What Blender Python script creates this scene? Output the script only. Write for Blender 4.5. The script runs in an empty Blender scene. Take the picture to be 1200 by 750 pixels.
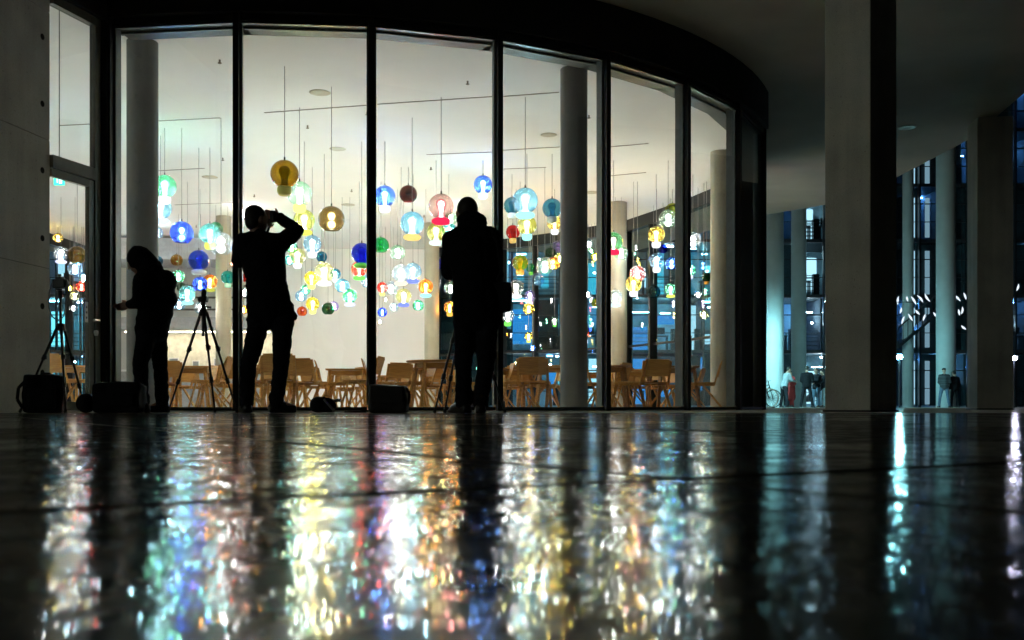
import bpy, bmesh, math, random
from mathutils import Vector, Matrix, noise
random.seed(7)
R_ = math.radians
SC = bpy.context.scene
COL = SC.collection
# ------------------------------------------------------------------ camera, world, light
F = 1167.0          # focal length in photograph pixels (35 mm lens on a 36 mm frame)
HZ = 476.0          # horizon row in the photograph
HC = 0.06           # the camera lies almost on the ground
cam_d = bpy.data.cameras.new('camera_view')
cam = bpy.data.objects.new('camera_view', cam_d)
COL.objects.link(cam)
cam.location = (0, 0, HC)
cam.rotation_euler = (math.pi / 2, 0, 0)
cam_d.sensor_width = 36
cam_d.lens = 36 * F / 1200
cam_d.shift_y = (HZ - 375) / 1200
cam_d.clip_start = 0.01
cam_d.clip_end = 2000
cam_d.dof.use_dof = True
cam_d.dof.focus_distance = 11.0
cam_d.dof.aperture_fstop = 9.0
SC.camera = cam
W = bpy.data.worlds.new('World')
SC.world = W
W.use_nodes = True
wn = W.node_tree.nodes
sky = wn.new('ShaderNodeTexSky')
sky.sky_type = 'NISHITA'
sky.sun_disc = False
sky.sun_elevation = R_(-6)
sky.sun_rotation = R_(232)
W.node_tree.links.new(sky.outputs[0], wn['Background'].inputs[0])
wn['Background'].inputs[1].default_value = 0.05
sun_d = bpy.data.lights.new('sun', 'SUN')
sun_d.energy = 0.042
sun_d.angle = R_(14)
sun_d.color = (.90, 1, .86)
sun = bpy.data.objects.new('sun', sun_d)
sun.rotation_euler = (R_(86), 0, R_(-52))   # faint low glow of the town from behind the camera
COL.objects.link(sun)
SC.view_settings.view_transform = 'Standard'
SC.view_settings.look = 'None'
SC.view_settings.exposure = 1.75
SC.view_settings.gamma = 1
SC.render.engine = 'CYCLES'
cy = SC.cycles
cy.use_denoising = True
cy.max_bounces = 14
cy.diffuse_bounces = 4
cy.glossy_bounces = 5
cy.transmission_bounces = 4
cy.transparent_max_bounces = 48
cy.sample_clamp_indirect = 6
cy.caustics_reflective = True
cy.caustics_refractive = False
cy.use_light_tree = True

def P(u, v, Z):
    """photograph pixel at distance Z -> world point"""
    return Vector(((u - 600) * Z / F, Z, HC + (HZ - v) * Z / F))
def G(u, Z):
    return Vector(((u - 600) * Z / F, Z, 0))

# ------------------------------------------------------------------ materials
MATS = {}
def nodes(name):
    m = bpy.data.materials.new(name)
    m.use_nodes = True
    nt = m.node_tree
    for n in list(nt.nodes):
        nt.nodes.remove(n)
    out = nt.nodes.new('ShaderNodeOutputMaterial')
    return m, nt, out
def N(nt, typ, **kw):
    n = nt.nodes.new(typ)
    for k, v in kw.items():
        if isinstance(k, str) and hasattr(n, k):
            setattr(n, k, v)
        else:
            n.inputs[k.replace('_', ' ')].default_value = v
    return n
def L(nt, a, ao, b, bi):
    nt.links.new(a.outputs[ao], b.inputs[bi])
def mat(name, col, rough=.5, metal=0, nscale=8, namt=.18, bump=.0, bscale=60, stretch=None, spec=.5):
    """principled surface with noise-varied colour, roughness and fine relief"""
    if name in MATS:
        return MATS[name]
    m, nt, out = nodes(name)
    b = N(nt, 'ShaderNodeBsdfPrincipled')
    b.inputs['Metallic'].default_value = metal
    b.inputs['Specular IOR Level'].default_value = spec
    tc = N(nt, 'ShaderNodeTexCoord')
    mp = N(nt, 'ShaderNodeMapping')
    if stretch:
        mp.inputs['Scale'].default_value = stretch
    L(nt, tc, 'Object', mp, 'Vector')
    nz = N(nt, 'ShaderNodeTexNoise')
    nz.inputs['Scale'].default_value = nscale
    nz.inputs['Detail'].default_value = 5
    L(nt, mp, 0, nz, 'Vector')
    rmp = N(nt, 'ShaderNodeMapRange')
    rmp.inputs['From Min'].default_value = .25
    rmp.inputs['From Max'].default_value = .75
    rmp.inputs['To Min'].default_value = 1 - namt
    rmp.inputs['To Max'].default_value = 1 + namt
    L(nt, nz, 0, rmp, 0)
    mul = N(nt, 'ShaderNodeVectorMath', operation='SCALE')
    mul.inputs[0].default_value = col[:3]
    L(nt, rmp, 0, mul, 'Scale')
    L(nt, mul, 0, b, 'Base Color')
    rr = N(nt, 'ShaderNodeMapRange')
    rr.inputs['To Min'].default_value = max(0, rough - .1)
    rr.inputs['To Max'].default_value = min(1, rough + .1)
    L(nt, nz, 0, rr, 0)
    L(nt, rr, 0, b, 'Roughness')
    if bump:
        n2 = N(nt, 'ShaderNodeTexNoise')
        n2.inputs['Scale'].default_value = bscale
        n2.inputs['Detail'].default_value = 4
        L(nt, mp, 0, n2, 'Vector')
        bp = N(nt, 'ShaderNodeBump')
        bp.inputs['Strength'].default_value = .6
        bp.inputs['Distance'].default_value = bump
        L(nt, n2, 0, bp, 'Height')
        L(nt, bp, 0, b, 'Normal')
    L(nt, b, 0, out, 0)
    MATS[name] = m
    return m
def emit(name, col, s, base=None):
    if name in MATS:
        return MATS[name]
    m, nt, out = nodes(name)
    e = N(nt, 'ShaderNodeEmission')
    e.inputs[0].default_value = (*col, 1)
    e.inputs[1].default_value = s
    L(nt, e, 0, out, 0)
    MATS[name] = m
    return m
def schlick(nt, f0=.04):
    lw = N(nt, 'ShaderNodeLayerWeight')
    lw.inputs[0].default_value = .5
    pw = N(nt, 'ShaderNodeMath', operation='POWER')
    pw.inputs[1].default_value = 5
    L(nt, lw, 'Facing', pw, 0)
    ma = N(nt, 'ShaderNodeMath', operation='MULTIPLY_ADD')
    ma.inputs[1].default_value = 1 - f0
    ma.inputs[2].default_value = f0
    L(nt, pw, 0, ma, 0)
    return ma
def pane_glass(name, tint, refl=1.0):
    """thin sheet of clear glass: tinted see-through plus a mirror term by angle"""
    if name in MATS:
        return MATS[name]
    m, nt, out = nodes(name)
    t = N(nt, 'ShaderNodeBsdfTransparent')
    t.inputs[0].default_value = (*tint, 1)
    g = N(nt, 'ShaderNodeBsdfGlossy')
    g.inputs['Roughness'].default_value = .01
    g.inputs[0].default_value = (refl, refl, refl, 1)
    fr = schlick(nt)
    mx = N(nt, 'ShaderNodeMixShader')
    L(nt, fr, 0, mx, 0); L(nt, t, 0, mx, 1); L(nt, g, 0, mx, 2); L(nt, mx, 0, out, 0)
    MATS[name] = m
    return m
def globe_glass(name, c, glow=.03):
    """blown coloured glass: deeper tint towards the rim, small mirror term, a little scatter"""
    if name in MATS:
        return MATS[name]
    m, nt, out = nodes(name)
    lw = N(nt, 'ShaderNodeLayerWeight')
    lw.inputs[0].default_value = .35
    mixc = N(nt, 'ShaderNodeMix', data_type='RGBA')
    mixc.inputs[6].default_value = (*c, 1)
    mixc.inputs[7].default_value = (*[x ** 3 for x in c], 1)
    L(nt, lw, 'Facing', mixc, 0)
    t = N(nt, 'ShaderNodeBsdfTransparent')
    L(nt, mixc, 2, t, 0)
    tl = N(nt, 'ShaderNodeBsdfTranslucent')
    tl.inputs[0].default_value = (*c, 1)
    m1 = N(nt, 'ShaderNodeMixShader')
    m1.inputs[0].default_value = glow
    L(nt, t, 0, m1, 1); L(nt, tl, 0, m1, 2)
    g = N(nt, 'ShaderNodeBsdfGlossy')
    g.inputs['Roughness'].default_value = .02
    fr = schlick(nt)
    m2 = N(nt, 'ShaderNodeMixShader')
    L(nt, fr, 0, m2, 0); L(nt, m1, 0, m2, 1); L(nt, g, 0, m2, 2); L(nt, m2, 0, out, 0)
    MATS[name] = m
    return m
def bulb_mat(name, core, rim, s):
    """frosted bulb: brightest where one looks straight into it, tinted and softer towards its outline"""
    if name in MATS:
        return MATS[name]
    m, nt, out = nodes(name)
    lw = N(nt, 'ShaderNodeLayerWeight')
    lw.inputs[0].default_value = .5
    cr = N(nt, 'ShaderNodeValToRGB')
    cr.color_ramp.elements[0].position = .03
    cr.color_ramp.elements[0].color = (*core, 1)
    cr.color_ramp.elements[1].position = .95
    cr.color_ramp.elements[1].color = (*[x * .0012 + .0003 for x in rim], 1)
    for p, k, a in ((.12, .09, .1), (.26, .014, .3), (.50, .0032, .5)):
        el = cr.color_ramp.elements.new(p)
        el.color = (*[k * (x * (1 - a) + y * a) for x, y in zip(core, rim)], 1)
    L(nt, lw, 'Facing', cr, 0)
    e = N(nt, 'ShaderNodeEmission')
    e.inputs[1].default_value = s
    L(nt, cr, 0, e, 0)
    L(nt, e, 0, out, 0)
    MATS[name] = m
    return m
def sheet_cloth():  # translucent grey of the sheet added to set the last pane's dim tone
    m, nt, out = nodes('added_sheet_cloth')
    t = N(nt, 'ShaderNodeBsdfTranslucent'); t.inputs[0].default_value = (.045, .047, .047, 1)
    d = N(nt, 'ShaderNodeBsdfDiffuse'); d.inputs[0].default_value = (.12, .12, .12, 1)
    a = N(nt, 'ShaderNodeAddShader')
    L(nt, t, 0, a, 0); L(nt, d, 0, a, 1); L(nt, a, 0, out, 0)
    return m
def wood(name, c1, c2):
    if name in MATS:
        return MATS[name]
    m, nt, out = nodes(name)
    b = N(nt, 'ShaderNodeBsdfPrincipled')
    b.inputs['Roughness'].default_value = .45
    tc = N(nt, 'ShaderNodeTexCoord')
    mp = N(nt, 'ShaderNodeMapping')
    mp.inputs['Scale'].default_value = (3, 22, 22)
    L(nt, tc, 'Object', mp, 0)
    nz = N(nt, 'ShaderNodeTexNoise')
    nz.inputs['Scale'].default_value = 1.6
    nz.inputs['Detail'].default_value = 6
    nz.inputs['Distortion'].default_value = .8
    L(nt, mp, 0, nz, 0)
    oi = N(nt, 'ShaderNodeObjectInfo')
    ad = N(nt, 'ShaderNodeMath', operation='MULTIPLY_ADD')
    ad.inputs[1].default_value = .35
    L(nt, oi, 'Random', ad, 0)
    L(nt, nz, 0, ad, 2)
    cr = N(nt, 'ShaderNodeValToRGB')
    cr.color_ramp.elements[0].position = .35
    cr.color_ramp.elements[0].color = (*c1, 1)
    cr.color_ramp.elements[1].position = .95
    cr.color_ramp.elements[1].color = (*c2, 1)
    L(nt, ad, 0, cr, 0)
    L(nt, cr, 0, b, 'Base Color')
    L(nt, b, 0, out, 0)
    MATS[name] = m
    return m
def wet_stone():
    m, nt, out = nodes('wet_stone')
    b = N(nt, 'ShaderNodeBsdfPrincipled')
    geo = N(nt, 'ShaderNodeNewGeometry')
    def nz(scale, det=3, rough=.55):
        n = N(nt, 'ShaderNodeTexNoise')
        n.inputs['Scale'].default_value = scale
        n.inputs['Detail'].default_value = det
        n.inputs['Roughness'].default_value = rough
        L(nt, geo, 'Position', n, 'Vector')
        return n
    def vor(scale):
        n = N(nt, 'ShaderNodeTexVoronoi')
        n.inputs['Scale'].default_value = scale
        L(nt, geo, 'Position', n, 'Vector')
        return n
    big = nz(1.1, 4)
    mid = nz(16, 3)
    wide = nz(4.5, 2)
    wav = nz(55, 2)
    fine = vor(300)
    grain = vor(105)
    # dry strip under the roof, close to the building
    sep = N(nt, 'ShaderNodeSeparateXYZ')
    L(nt, geo, 'Position', sep, 0)
    wob = N(nt, 'ShaderNodeMath', operation='MULTIPLY_ADD')
    wob.inputs[1].default_value = 1.2
    L(nt, big, 0, wob, 0); L(nt, sep, 'Y', wob, 2)
    dry = N(nt, 'ShaderNodeMapRange')
    dry.inputs['From Min'].default_value = 8.6
    dry.inputs['From Max'].default_value = 9.6
    L(nt, wob, 0, dry, 0)
    def mr(src, so, a, c, lo, hi):
        r = N(nt, 'ShaderNodeMapRange', interpolation_type='SMOOTHSTEP')
        for key, v in (('From Min', a), ('From Max', c), ('To Min', lo), ('To Max', hi)):
            r.inputs[key].default_value = v
        L(nt, src, so, r, 0)
        return r
    pud = nz(.75, 5, .6)
    puddle = mr(pud, 0, .515, .545, 0, 1)            # standing water: flat and mirror-like
    patch = mr(mid, 0, .35, .65, 0, 1)
    cr = N(nt, 'ShaderNodeValToRGB')
    cr.color_ramp.elements[0].position = .3
    cr.color_ramp.elements[0].color = (.050, .046, .040, 1)
    cr.color_ramp.elements[1].position = .75
    cr.color_ramp.elements[1].color = (.13, .12, .102, 1)
    L(nt, mid, 0, cr, 0)
    mixc = N(nt, 'ShaderNodeMix', data_type='RGBA')
    mixc.inputs[7].default_value = (.40, .38, .33, 1)
    L(nt, dry, 0, mixc, 0); L(nt, cr, 0, mixc, 6)
    b.inputs['Base Color'].default_value = (.02, .02, .02, 1)
    L(nt, mixc, 2, b, 'Base Color')
    rg = mr(puddle, 0, 0, 1, .05, .02)
    L(nt, rg, 0, b, 'Roughness')
    b.inputs['IOR'].default_value = 1.42
    amp_k = mr(puddle, 0, 0, 1, 1, .62)
    prev = None
    for n, amp in ((wide, .018), (mid, .045), (wav, .05), (grain, .06), (fine, .085)):
        if n is grain:
            smooth_n = prev
        sb = N(nt, 'ShaderNodeVectorMath', operation='SUBTRACT')
        sb.inputs[1].default_value = (.5, .5, .5)
        L(nt, n, 'Color', sb, 0)
        sc = N(nt, 'ShaderNodeVectorMath', operation='MULTIPLY')
        sc.inputs[1].default_value = (amp, amp, 0)
        L(nt, sb, 0, sc, 0)
        sk = N(nt, 'ShaderNodeVectorMath', operation='SCALE')
        L(nt, sc, 0, sk, 0); L(nt, amp_k, 0, sk, 'Scale')
        ad = N(nt, 'ShaderNodeVectorMath', operation='ADD')
        L(nt, sk, 0, ad, 0)
        if prev:
            L(nt, prev, 0, ad, 1)
        else:
            L(nt, geo, 'Normal', ad, 1)
        prev = ad
    nm = N(nt, 'ShaderNodeVectorMath', operation='NORMALIZE')
    L(nt, prev, 0, nm, 0)
    L(nt, nm, 0, b, 'Normal')
    # broad soft lobe of the water film under the glints
    nm2 = N(nt, 'ShaderNodeVectorMath', operation='NORMALIZE')
    L(nt, smooth_n, 0, nm2, 0)
    b2 = N(nt, 'ShaderNodeBsdfPrincipled')
    b2.inputs['Roughness'].default_value = .13
    b2.inputs['IOR'].default_value = 1.4
    L(nt, mixc, 2, b2, 'Base Color'); L(nt, nm2, 0, b2, 'Normal')
    lob = N(nt, 'ShaderNodeMixShader')
    lob.inputs[0].default_value = .22
    L(nt, b, 0, lob, 1); L(nt, b2, 0, lob, 2)
    # grains that stand out of the water film are matt
    df = N(nt, 'ShaderNodeBsdfDiffuse')
    L(nt, mixc, 2, df, 0)
    base = mr(patch, 0, 0, 1, .44, .68)
    wetf = mr(puddle, 0, 0, 1, 0, .30)
    su = N(nt, 'ShaderNodeMath', operation='SUBTRACT'); L(nt, base, 0, su, 0); L(nt, wetf, 0, su, 1)
    mxd = N(nt, 'ShaderNodeMath', operation='MAXIMUM'); L(nt, su, 0, mxd, 0)
    dr = mr(dry, 0, 0, 1, 0, .93)
    L(nt, dr, 0, mxd, 1)
    ms = N(nt, 'ShaderNodeMixShader')
    L(nt, mxd, 0, ms, 0); L(nt, lob, 0, ms, 1); L(nt, df, 0, ms, 2)
    L(nt, ms, 0, out, 0)
    return m

def concrete(name, col, boards=False):
    m, nt, out = nodes(name)
    b = N(nt, 'ShaderNodeBsdfPrincipled')
    b.inputs['Roughness'].default_value = .75
    tc = N(nt, 'ShaderNodeTexCoord')
    def nz(scale, det, sc=(1, 1, 1)):
        mp = N(nt, 'ShaderNodeMapping'); mp.inputs['Scale'].default_value = sc
        L(nt, tc, 'Object', mp, 0)
        n = N(nt, 'ShaderNodeTexNoise'); n.inputs['Scale'].default_value = scale; n.inputs['Detail'].default_value = det
        L(nt, mp, 0, n, 0)
        return n
    def rng(n, a, c, lo, hi):
        r = N(nt, 'ShaderNodeMapRange')
        for k, v in (('From Min', a), ('From Max', c), ('To Min', lo), ('To Max', hi)):
            r.inputs[k].default_value = v
        L(nt, n, 0, r, 0)
        return r
    def mulm(x, y):
        q = N(nt, 'ShaderNodeMath', operation='MULTIPLY')
        L(nt, x, 0, q, 0); L(nt, y, 0, q, 1)
        return q
    cloud = rng(nz(1.6, 5), .3, .7, .78, 1.15)
    run = rng(nz(5, 4, (1, 1, .07)), .42, .75, 1.06, .80)
    speck = rng(nz(130, 2), .35, .65, .88, 1.1)
    pore = rng(nz(46, 1), .22, .32, .6, 1)
    f = mulm(mulm(cloud, run), mulm(speck, pore))
    sc = N(nt, 'ShaderNodeVectorMath', operation='SCALE')
    sc.inputs[0].default_value = col
    L(nt, f, 0, sc, 'Scale')
    L(nt, sc, 0, b, 'Base Color')
    bp = N(nt, 'ShaderNodeBump'); bp.inputs['Distance'].default_value = .006; bp.inputs['Strength'].default_value = .7
    L(nt, f, 0, bp, 'Height'); L(nt, bp, 0, b, 'Normal')
    L(nt, b, 0, out, 0)
    MATS[name] = m
    return m
M_wet = wet_stone()
M_conc = concrete('board_concrete', (.37, .35, .30))
M_conc2 = concrete('smooth_concrete', (.40, .38, .33))
M_soffit = mat('soffit_concrete', (.43, .40, .34), .8, nscale=.45, namt=.3, bump=.004, bscale=12)
M_black = mat('black_metal', (.012, .012, .013), .35, .3, namt=.3)
M_fascia = mat('black_fascia', (.01, .01, .01), .6, namt=.3)
M_steel = mat('grey_metal', (.16, .17, .165), .4, .6, namt=.15)
M_blind = mat('blind_box', (.028, .028, .027), .5, .2, nscale=14, namt=.3)
M_white = mat('white_plaster', (.82, .785, .755), .85, nscale=1.5, namt=.035)
M_floor = mat('light_screed', (.76, .71, .66), .35, nscale=2, namt=.12)
M_dark = mat('dark_panel', (.07, .06, .05), .6, nscale=4, namt=.3, stretch=(8, 8, .4))
M_slot = mat('slot_shadow', (.22, .19, .15), .8)
M_disc = mat('ceiling_fitting', (.48, .43, .33), .6)
M_glass = pane_glass('window_glass', (.95, .975, .965))
M_fglass = pane_glass('facade_glass', (.80, .93, .95))
M_oak = wood('oak', (.26, .105, .016), (.52, .25, .048))
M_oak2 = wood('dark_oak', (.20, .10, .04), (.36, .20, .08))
M_cloth = mat('black_cloth', (.011, .011, .013), .95, nscale=30, namt=.4, bump=.004, bscale=30, spec=.1)
M_cloth2 = mat('charcoal_cloth', (.016, .016, .02), .95, nscale=24, namt=.35, bump=.004, bscale=26, spec=.1)
M_denim = mat('dark_denim', (.02, .03, .05), .9, nscale=40, namt=.3)
M_skin = mat('skin', (.42, .24, .17), .5, nscale=12, namt=.1)
M_hair = mat('dark_hair', (.02, .014, .01), .6, nscale=60, namt=.4, bump=.004, bscale=90)
M_shoe = mat('black_leather', (.012, .011, .011), .4, nscale=20, namt=.3)
M_rub = mat('black_rubber', (.014, .014, .014), .6)
M_plastic = mat('black_plastic', (.012, .012, .012), .35, namt=.3, bump=.001, bscale=200)
M_bag = mat('black_nylon', (.012, .012, .014), .8, nscale=20, namt=.4, bump=.006, bscale=16, spec=.2)
M_bagl = mat('brown_black_leather', (.02, .015, .012), .55, nscale=14, namt=.35, bump=.004, bscale=24)
M_grey = mat('grey_strap', (.25, .24, .23), .7)
M_lens = mat('lens_glass', (.02, .02, .03), .08)

# ------------------------------------------------------------------ mesh helpers
def new_bm():
    return bmesh.new()
def link(name, bm, m=None, parent=None, smooth=False, loc=None):
    me = bpy.data.meshes.new(name)
    bmesh.ops.recalc_face_normals(bm, faces=bm.faces[:])
    if smooth:
        for f in bm.faces:
            f.smooth = True
    bm.to_mesh(me)
    bm.free()
    o = bpy.data.objects.new(name, me)
    if m:
        me.materials.append(m)
    COL.objects.link(o)
    if parent:
        o.parent = parent
    if loc is not None:
        o.location = loc
    return o
def inst(name, me, parent=None, m=None, mtx=None):
    o = bpy.data.objects.new(name, me)
    COL.objects.link(o)
    if parent:
        o.parent = parent
    if mtx is not None:
        o.matrix_local = mtx
    if m:
        o.material_slots[0].link = 'OBJECT'
        o.material_slots[0].material = m
    return o
def thing(name, label, cat, loc=(0, 0, 0), rz=0, group=None):
    o = bpy.data.objects.new(name, None)
    o.empty_display_size = .1
    COL.objects.link(o)
    o.location = loc
    o.rotation_euler = (0, 0, rz)
    tag(o, label, cat, group)
    return o
def tag(o, label, cat, group=None):
    o['label'] = label
    o['category'] = cat
    if group:
        o['group'] = group
    return o
def copy_tree(o, parent=None):
    c = o.copy()
    COL.objects.link(c)
    if parent:
        c.parent = parent
    for ch in list(o.children):
        copy_tree(ch, c)
    return c
def box(bm, c, s, rz=0, bev=0, mtx=None):
    r = bmesh.ops.create_cube(bm, size=1)
    vs = r['verts']
    bmesh.ops.scale(bm, vec=s, verts=vs)
    if bev:
        es = list({e for v in vs for e in v.link_edges})
        rb = bmesh.ops.bevel(bm, geom=es, offset=bev, segments=2, affect='EDGES', profile=.7)
        vs = list({v for f in rb['faces'] for v in f.verts} | {v for v in vs if v.is_valid})
    if rz:
        bmesh.ops.rotate(bm, cent=(0, 0, 0), matrix=Matrix.Rotation(rz, 3, 'Z'), verts=vs)
    if mtx is not None:
        bmesh.ops.transform(bm, matrix=mtx, verts=vs)
    bmesh.ops.translate(bm, vec=c, verts=vs)
    return vs
def tube(bm, p0, p1, r0, r1=None, seg=10, caps=True):
    p0, p1 = Vector(p0), Vector(p1)
    if r1 is None:
        r1 = r0
    d = p1 - p0
    if d.length < 1e-6:
        return
    q = d.to_track_quat('Z', 'Y')
    rings = []
    for p, r in ((p0, r0), (p1, r1)):
        rings.append([bm.verts.new(p + q @ Vector((r * math.cos(2 * math.pi * i / seg), r * math.sin(2 * math.pi * i / seg), 0))) for i in range(seg)])
    for i in range(seg):
        bm.faces.new((rings[0][i], rings[0][(i + 1) % seg], rings[1][(i + 1) % seg], rings[1][i]))
    if caps:
        bm.faces.new(rings[0][::-1])
        bm.faces.new(rings[1])
def path(bm, pts, r, seg=8):
    for a, b in zip(pts[:-1], pts[1:]):
        tube(bm, a, b, r, r, seg)
def bar(bm, p0, p1, w, t, up=(0, 0, 1)):
    """rectangular bar from p0 to p1"""
    p0, p1 = Vector(p0), Vector(p1)
    d = (p1 - p0).normalized()
    s = d.cross(Vector(up))
    if s.length < 1e-4:
        s = d.cross(Vector((0, 1, 0)))
    s.normalize()
    n = s.cross(d)
    vs = []
    for p in (p0, p1):
        for a, b in ((-1, -1), (1, -1), (1, 1), (-1, 1)):
            vs.append(bm.verts.new(p + s * a * w / 2 + n * b * t / 2))
    for q in ((0, 1, 2, 3), (7, 6, 5, 4), (0, 4, 5, 1), (1, 5, 6, 2), (2, 6, 7, 3), (3, 7, 4, 0)):
        bm.faces.new([vs[i] for i in q])
def lathe(bm, prof, seg=24, c=(0, 0, 0)):
    rings = []
    for r, z in prof:
        if r < 1e-5:
            rings.append([bm.verts.new((c[0], c[1], c[2] + z))])
        else:
            rings.append([bm.verts.new((c[0] + r * math.cos(2 * math.pi * i / seg), c[1] + r * math.sin(2 * math.pi * i / seg), c[2] + z)) for i in range(seg)])
    for a, b in zip(rings[:-1], rings[1:]):
        for i in range(seg):
            j = (i + 1) % seg
            if len(a) == 1 and len(b) == 1:
                continue
            if len(a) == 1:
                bm.faces.new((a[0], b[i], b[j]))
            elif len(b) == 1:
                bm.faces.new((a[i], a[j], b[0]))
            else:
                bm.faces.new((a[i], a[j], b[j], b[i]))
def prism(bm, pts, z0, z1):
    lo = [bm.verts.new((x, y, z0)) for x, y in pts]
    hi = [bm.verts.new((x, y, z1)) for x, y in pts]
    n = len(pts)
    bm.faces.new(lo[::-1])
    bm.faces.new(hi)
    for i in range(n):
        bm.faces.new((lo[i], lo[(i + 1) % n], hi[(i + 1) % n], hi[i]))
def wall_seg(bm, a, b, z0, z1, t, off=0):
    """upright slab along a-b, its outer face 'off' to the right hand of a->b"""
    a, b = Vector(a[:2]), Vector(b[:2])
    d = (b - a).normalized()
    n = Vector((d.y, -d.x))
    pts = [a + n * off, b + n * off, b + n * (off - t), a + n * (off - t)]
    prism(bm, [tuple(p) for p in pts], z0, z1)

# ------------------------------------------------------------------ pavilion plan
CX, CY, RR = -3.033, 19.189, 7.694
A0, DA = R_(-12.523), R_(11.479)
def ring(k, r=RR):
    a = A0 + DA * k
    return Vector((CX + r * math.sin(a), CY - r * math.cos(a)))
HEAD, CEIL, SOF = 4.58, 5.01, 5.18
DOOR0, DOOR1 = Vector((-5.02, 10.88)), Vector((-4.80, 11.58))
ROOM = [tuple(ring(k)) for k in range(8)] + [(4.46, 18.1), (4.84, 20), (4.72, 22.4), (4.1, 24.3), (3.1, 26.6), (1.6, 28.2), (-.25, 29.6), (-2.55, 31.4),
        (-8.6, 31.4), (-13.2, 31.4), (-13.6, 22), (-5.35, 10.6), tuple(DOOR0 + Vector((-.02, .01))), tuple(DOOR1)]
EDGE = [(6.75, 26.7), (7.98, 25.3), (8.6, 22.3), (8.78, 19.1), (8.35, 16.1), (6.6, 12.4), (5.4, 10.3), (4.3, 9.0), (2.0, 8.0), (-7, 7.2)]

def inside(x, y, poly):
    c = False
    j = len(poly) - 1
    for i in range(len(poly)):
        xi, yi = poly[i]; xj, yj = poly[j]
        if (yi > y) != (yj > y) and x < (xj - xi) * (y - yi) / (yj - yi) + xi:
            c = not c
        j = i
    return c

# ------------------------------------------------------------------ ground
bm = new_bm()
prism(bm, [(-400, -60), (400, -60), (400, 700), (-400, 700)], -.4, -.014)
ground = link('pavement', bm, mat('joint_bed', (.012, .011, .01), .8, spec=.2))
ground['kind'] = 'structure'
SL = 1.12
ah = Vector((-.521, .8536)); bh = Vector((.8536, .521))
def slab_bm(bm, o=(0, 0)):
    g, ch = .006, .004
    h = SL / 2
    def ringv(e, z):
        res = []
        for sx, sy in ((-1, -1), (1, -1), (1, 1), (-1, 1)):
            p = ah * (sx * (h - e)) + bh * (sy * (h - e))
            res.append(bm.verts.new((o[0] + p.x, o[1] + p.y, z)))
        return res
    r = [ringv(g, -.014), ringv(g, -ch), ringv(g + ch, 0)]
    for a, b in zip(r[:-1], r[1:]):
        for i in range(4):
            bm.faces.new((a[i], a[(i + 1) % 4], b[(i + 1) % 4], b[i]))
    bm.faces.new(r[2])
s0, t0 = .629 + SL / 2, .54 - SL / 2
cand = []
for i in range(-60, 75):
    for j in range(-60, 75):
        p = ah * (s0 + i * SL) + bh * (t0 + j * SL)
        if p.y < -1.5 or p.y > 52 or abs(p.x) > abs(p.y) * .60 + 1.8:
            continue
        if inside(p.x, p.y, ROOM) and all(inside(p.x + ah.x * a + bh.x * b, p.y + ah.y * a + bh.y * b, ROOM) for a in (-.7, .7) for b in (-.7, .7)):
            continue
        cand.append((p.y, p.x))
cand.sort()
bm = new_bm(); slab_bm(bm)
slab0 = link('paving_slab', bm, M_wet, ground)
first = True
for y, x in cand[:290]:
    o = slab0 if first else slab0.copy()
    if not first:
        COL.objects.link(o)
    first = False
    o.location = (x, y, random.uniform(-.0006, .0006))
    o.rotation_euler = (random.uniform(-.0005, .0005), random.uniform(-.0005, .0005), 0)
bm = new_bm()
for y, x in cand[290:]:
    slab_bm(bm, (x, y))
o = link('distant_paving', bm, M_wet, ground)
o['kind'] = 'stuff'

# ------------------------------------------------------------------ pavilion
pav = thing('glass_pavilion', 'curved glass fronted pavilion with black frames, bright white room and concrete roof slab', 'building', (0, 0, 0))
bm = new_bm(); prism(bm, ROOM, -.01, .012)
o = link('floor', bm, M_floor); o['kind'] = 'structure'
bm = new_bm(); prism(bm, ROOM, CEIL, CEIL + .14)
ceil = link('ceiling', bm, M_white, pav)
bm = new_bm()
prism(bm, [tuple(p) for p in EDGE] + [(-16, 7.2), (-16, 33), (4, 33)], SOF, SOF + .55)
soffit = link('roof_slab', bm, M_soffit, pav)
# black fascia ring above the glass + head over the door bay
bm = new_bm()
fr = [ring(k / 4, RR + .10) for k in range(0, 29)]
for a, b in zip(fr[:-1], fr[1:]):
    wall_seg(bm, a, b, HEAD + .002, SOF + .02, .22)
link('fascia', bm, M_fascia, pav)
bm = new_bm()
wall_seg(bm, DOOR0 + Vector((-.09, -.30)), DOOR1 + Vector((.05, .06)), HEAD - .03, SOF + .02, .25, .06)
link('fascia', bm, M_fascia, pav)
# head frames, sills, inner blind boxes, panes, mullions
for k in range(7):
    a, b = ring(k), ring(k + 1)
    d = (b - a).normalized()
    a2, b2 = a + d * .05, b - d * .05
    bm = new_bm(); wall_seg(bm, a2, b2, HEAD - .075, HEAD, .10, .05)
    wall_seg(bm, a2, b2, HEAD - .10, HEAD - .078, .06, .02)
    link('head_frame', bm, M_black, pav)
    bm = new_bm(); wall_seg(bm, a2, b2, .012, .05, .12, .05)
    link('sill', bm, M_black, pav)
    bm = new_bm(); wall_seg(bm, a, b, HEAD - .06, HEAD + .02, .40, -.07)
    wall_seg(bm, a, b, HEAD - .085, HEAD - .05, .05, -.20)
    wall_seg(bm, a, b, HEAD - .03, CEIL + .01, .05, -.425)
    link('blind_box', bm, M_blind, pav)
    bm = new_bm(); wall_seg(bm, a2, b2, .05, HEAD - .078, .016, 0)
    link('window_pane', bm, M_glass, pav)
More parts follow.
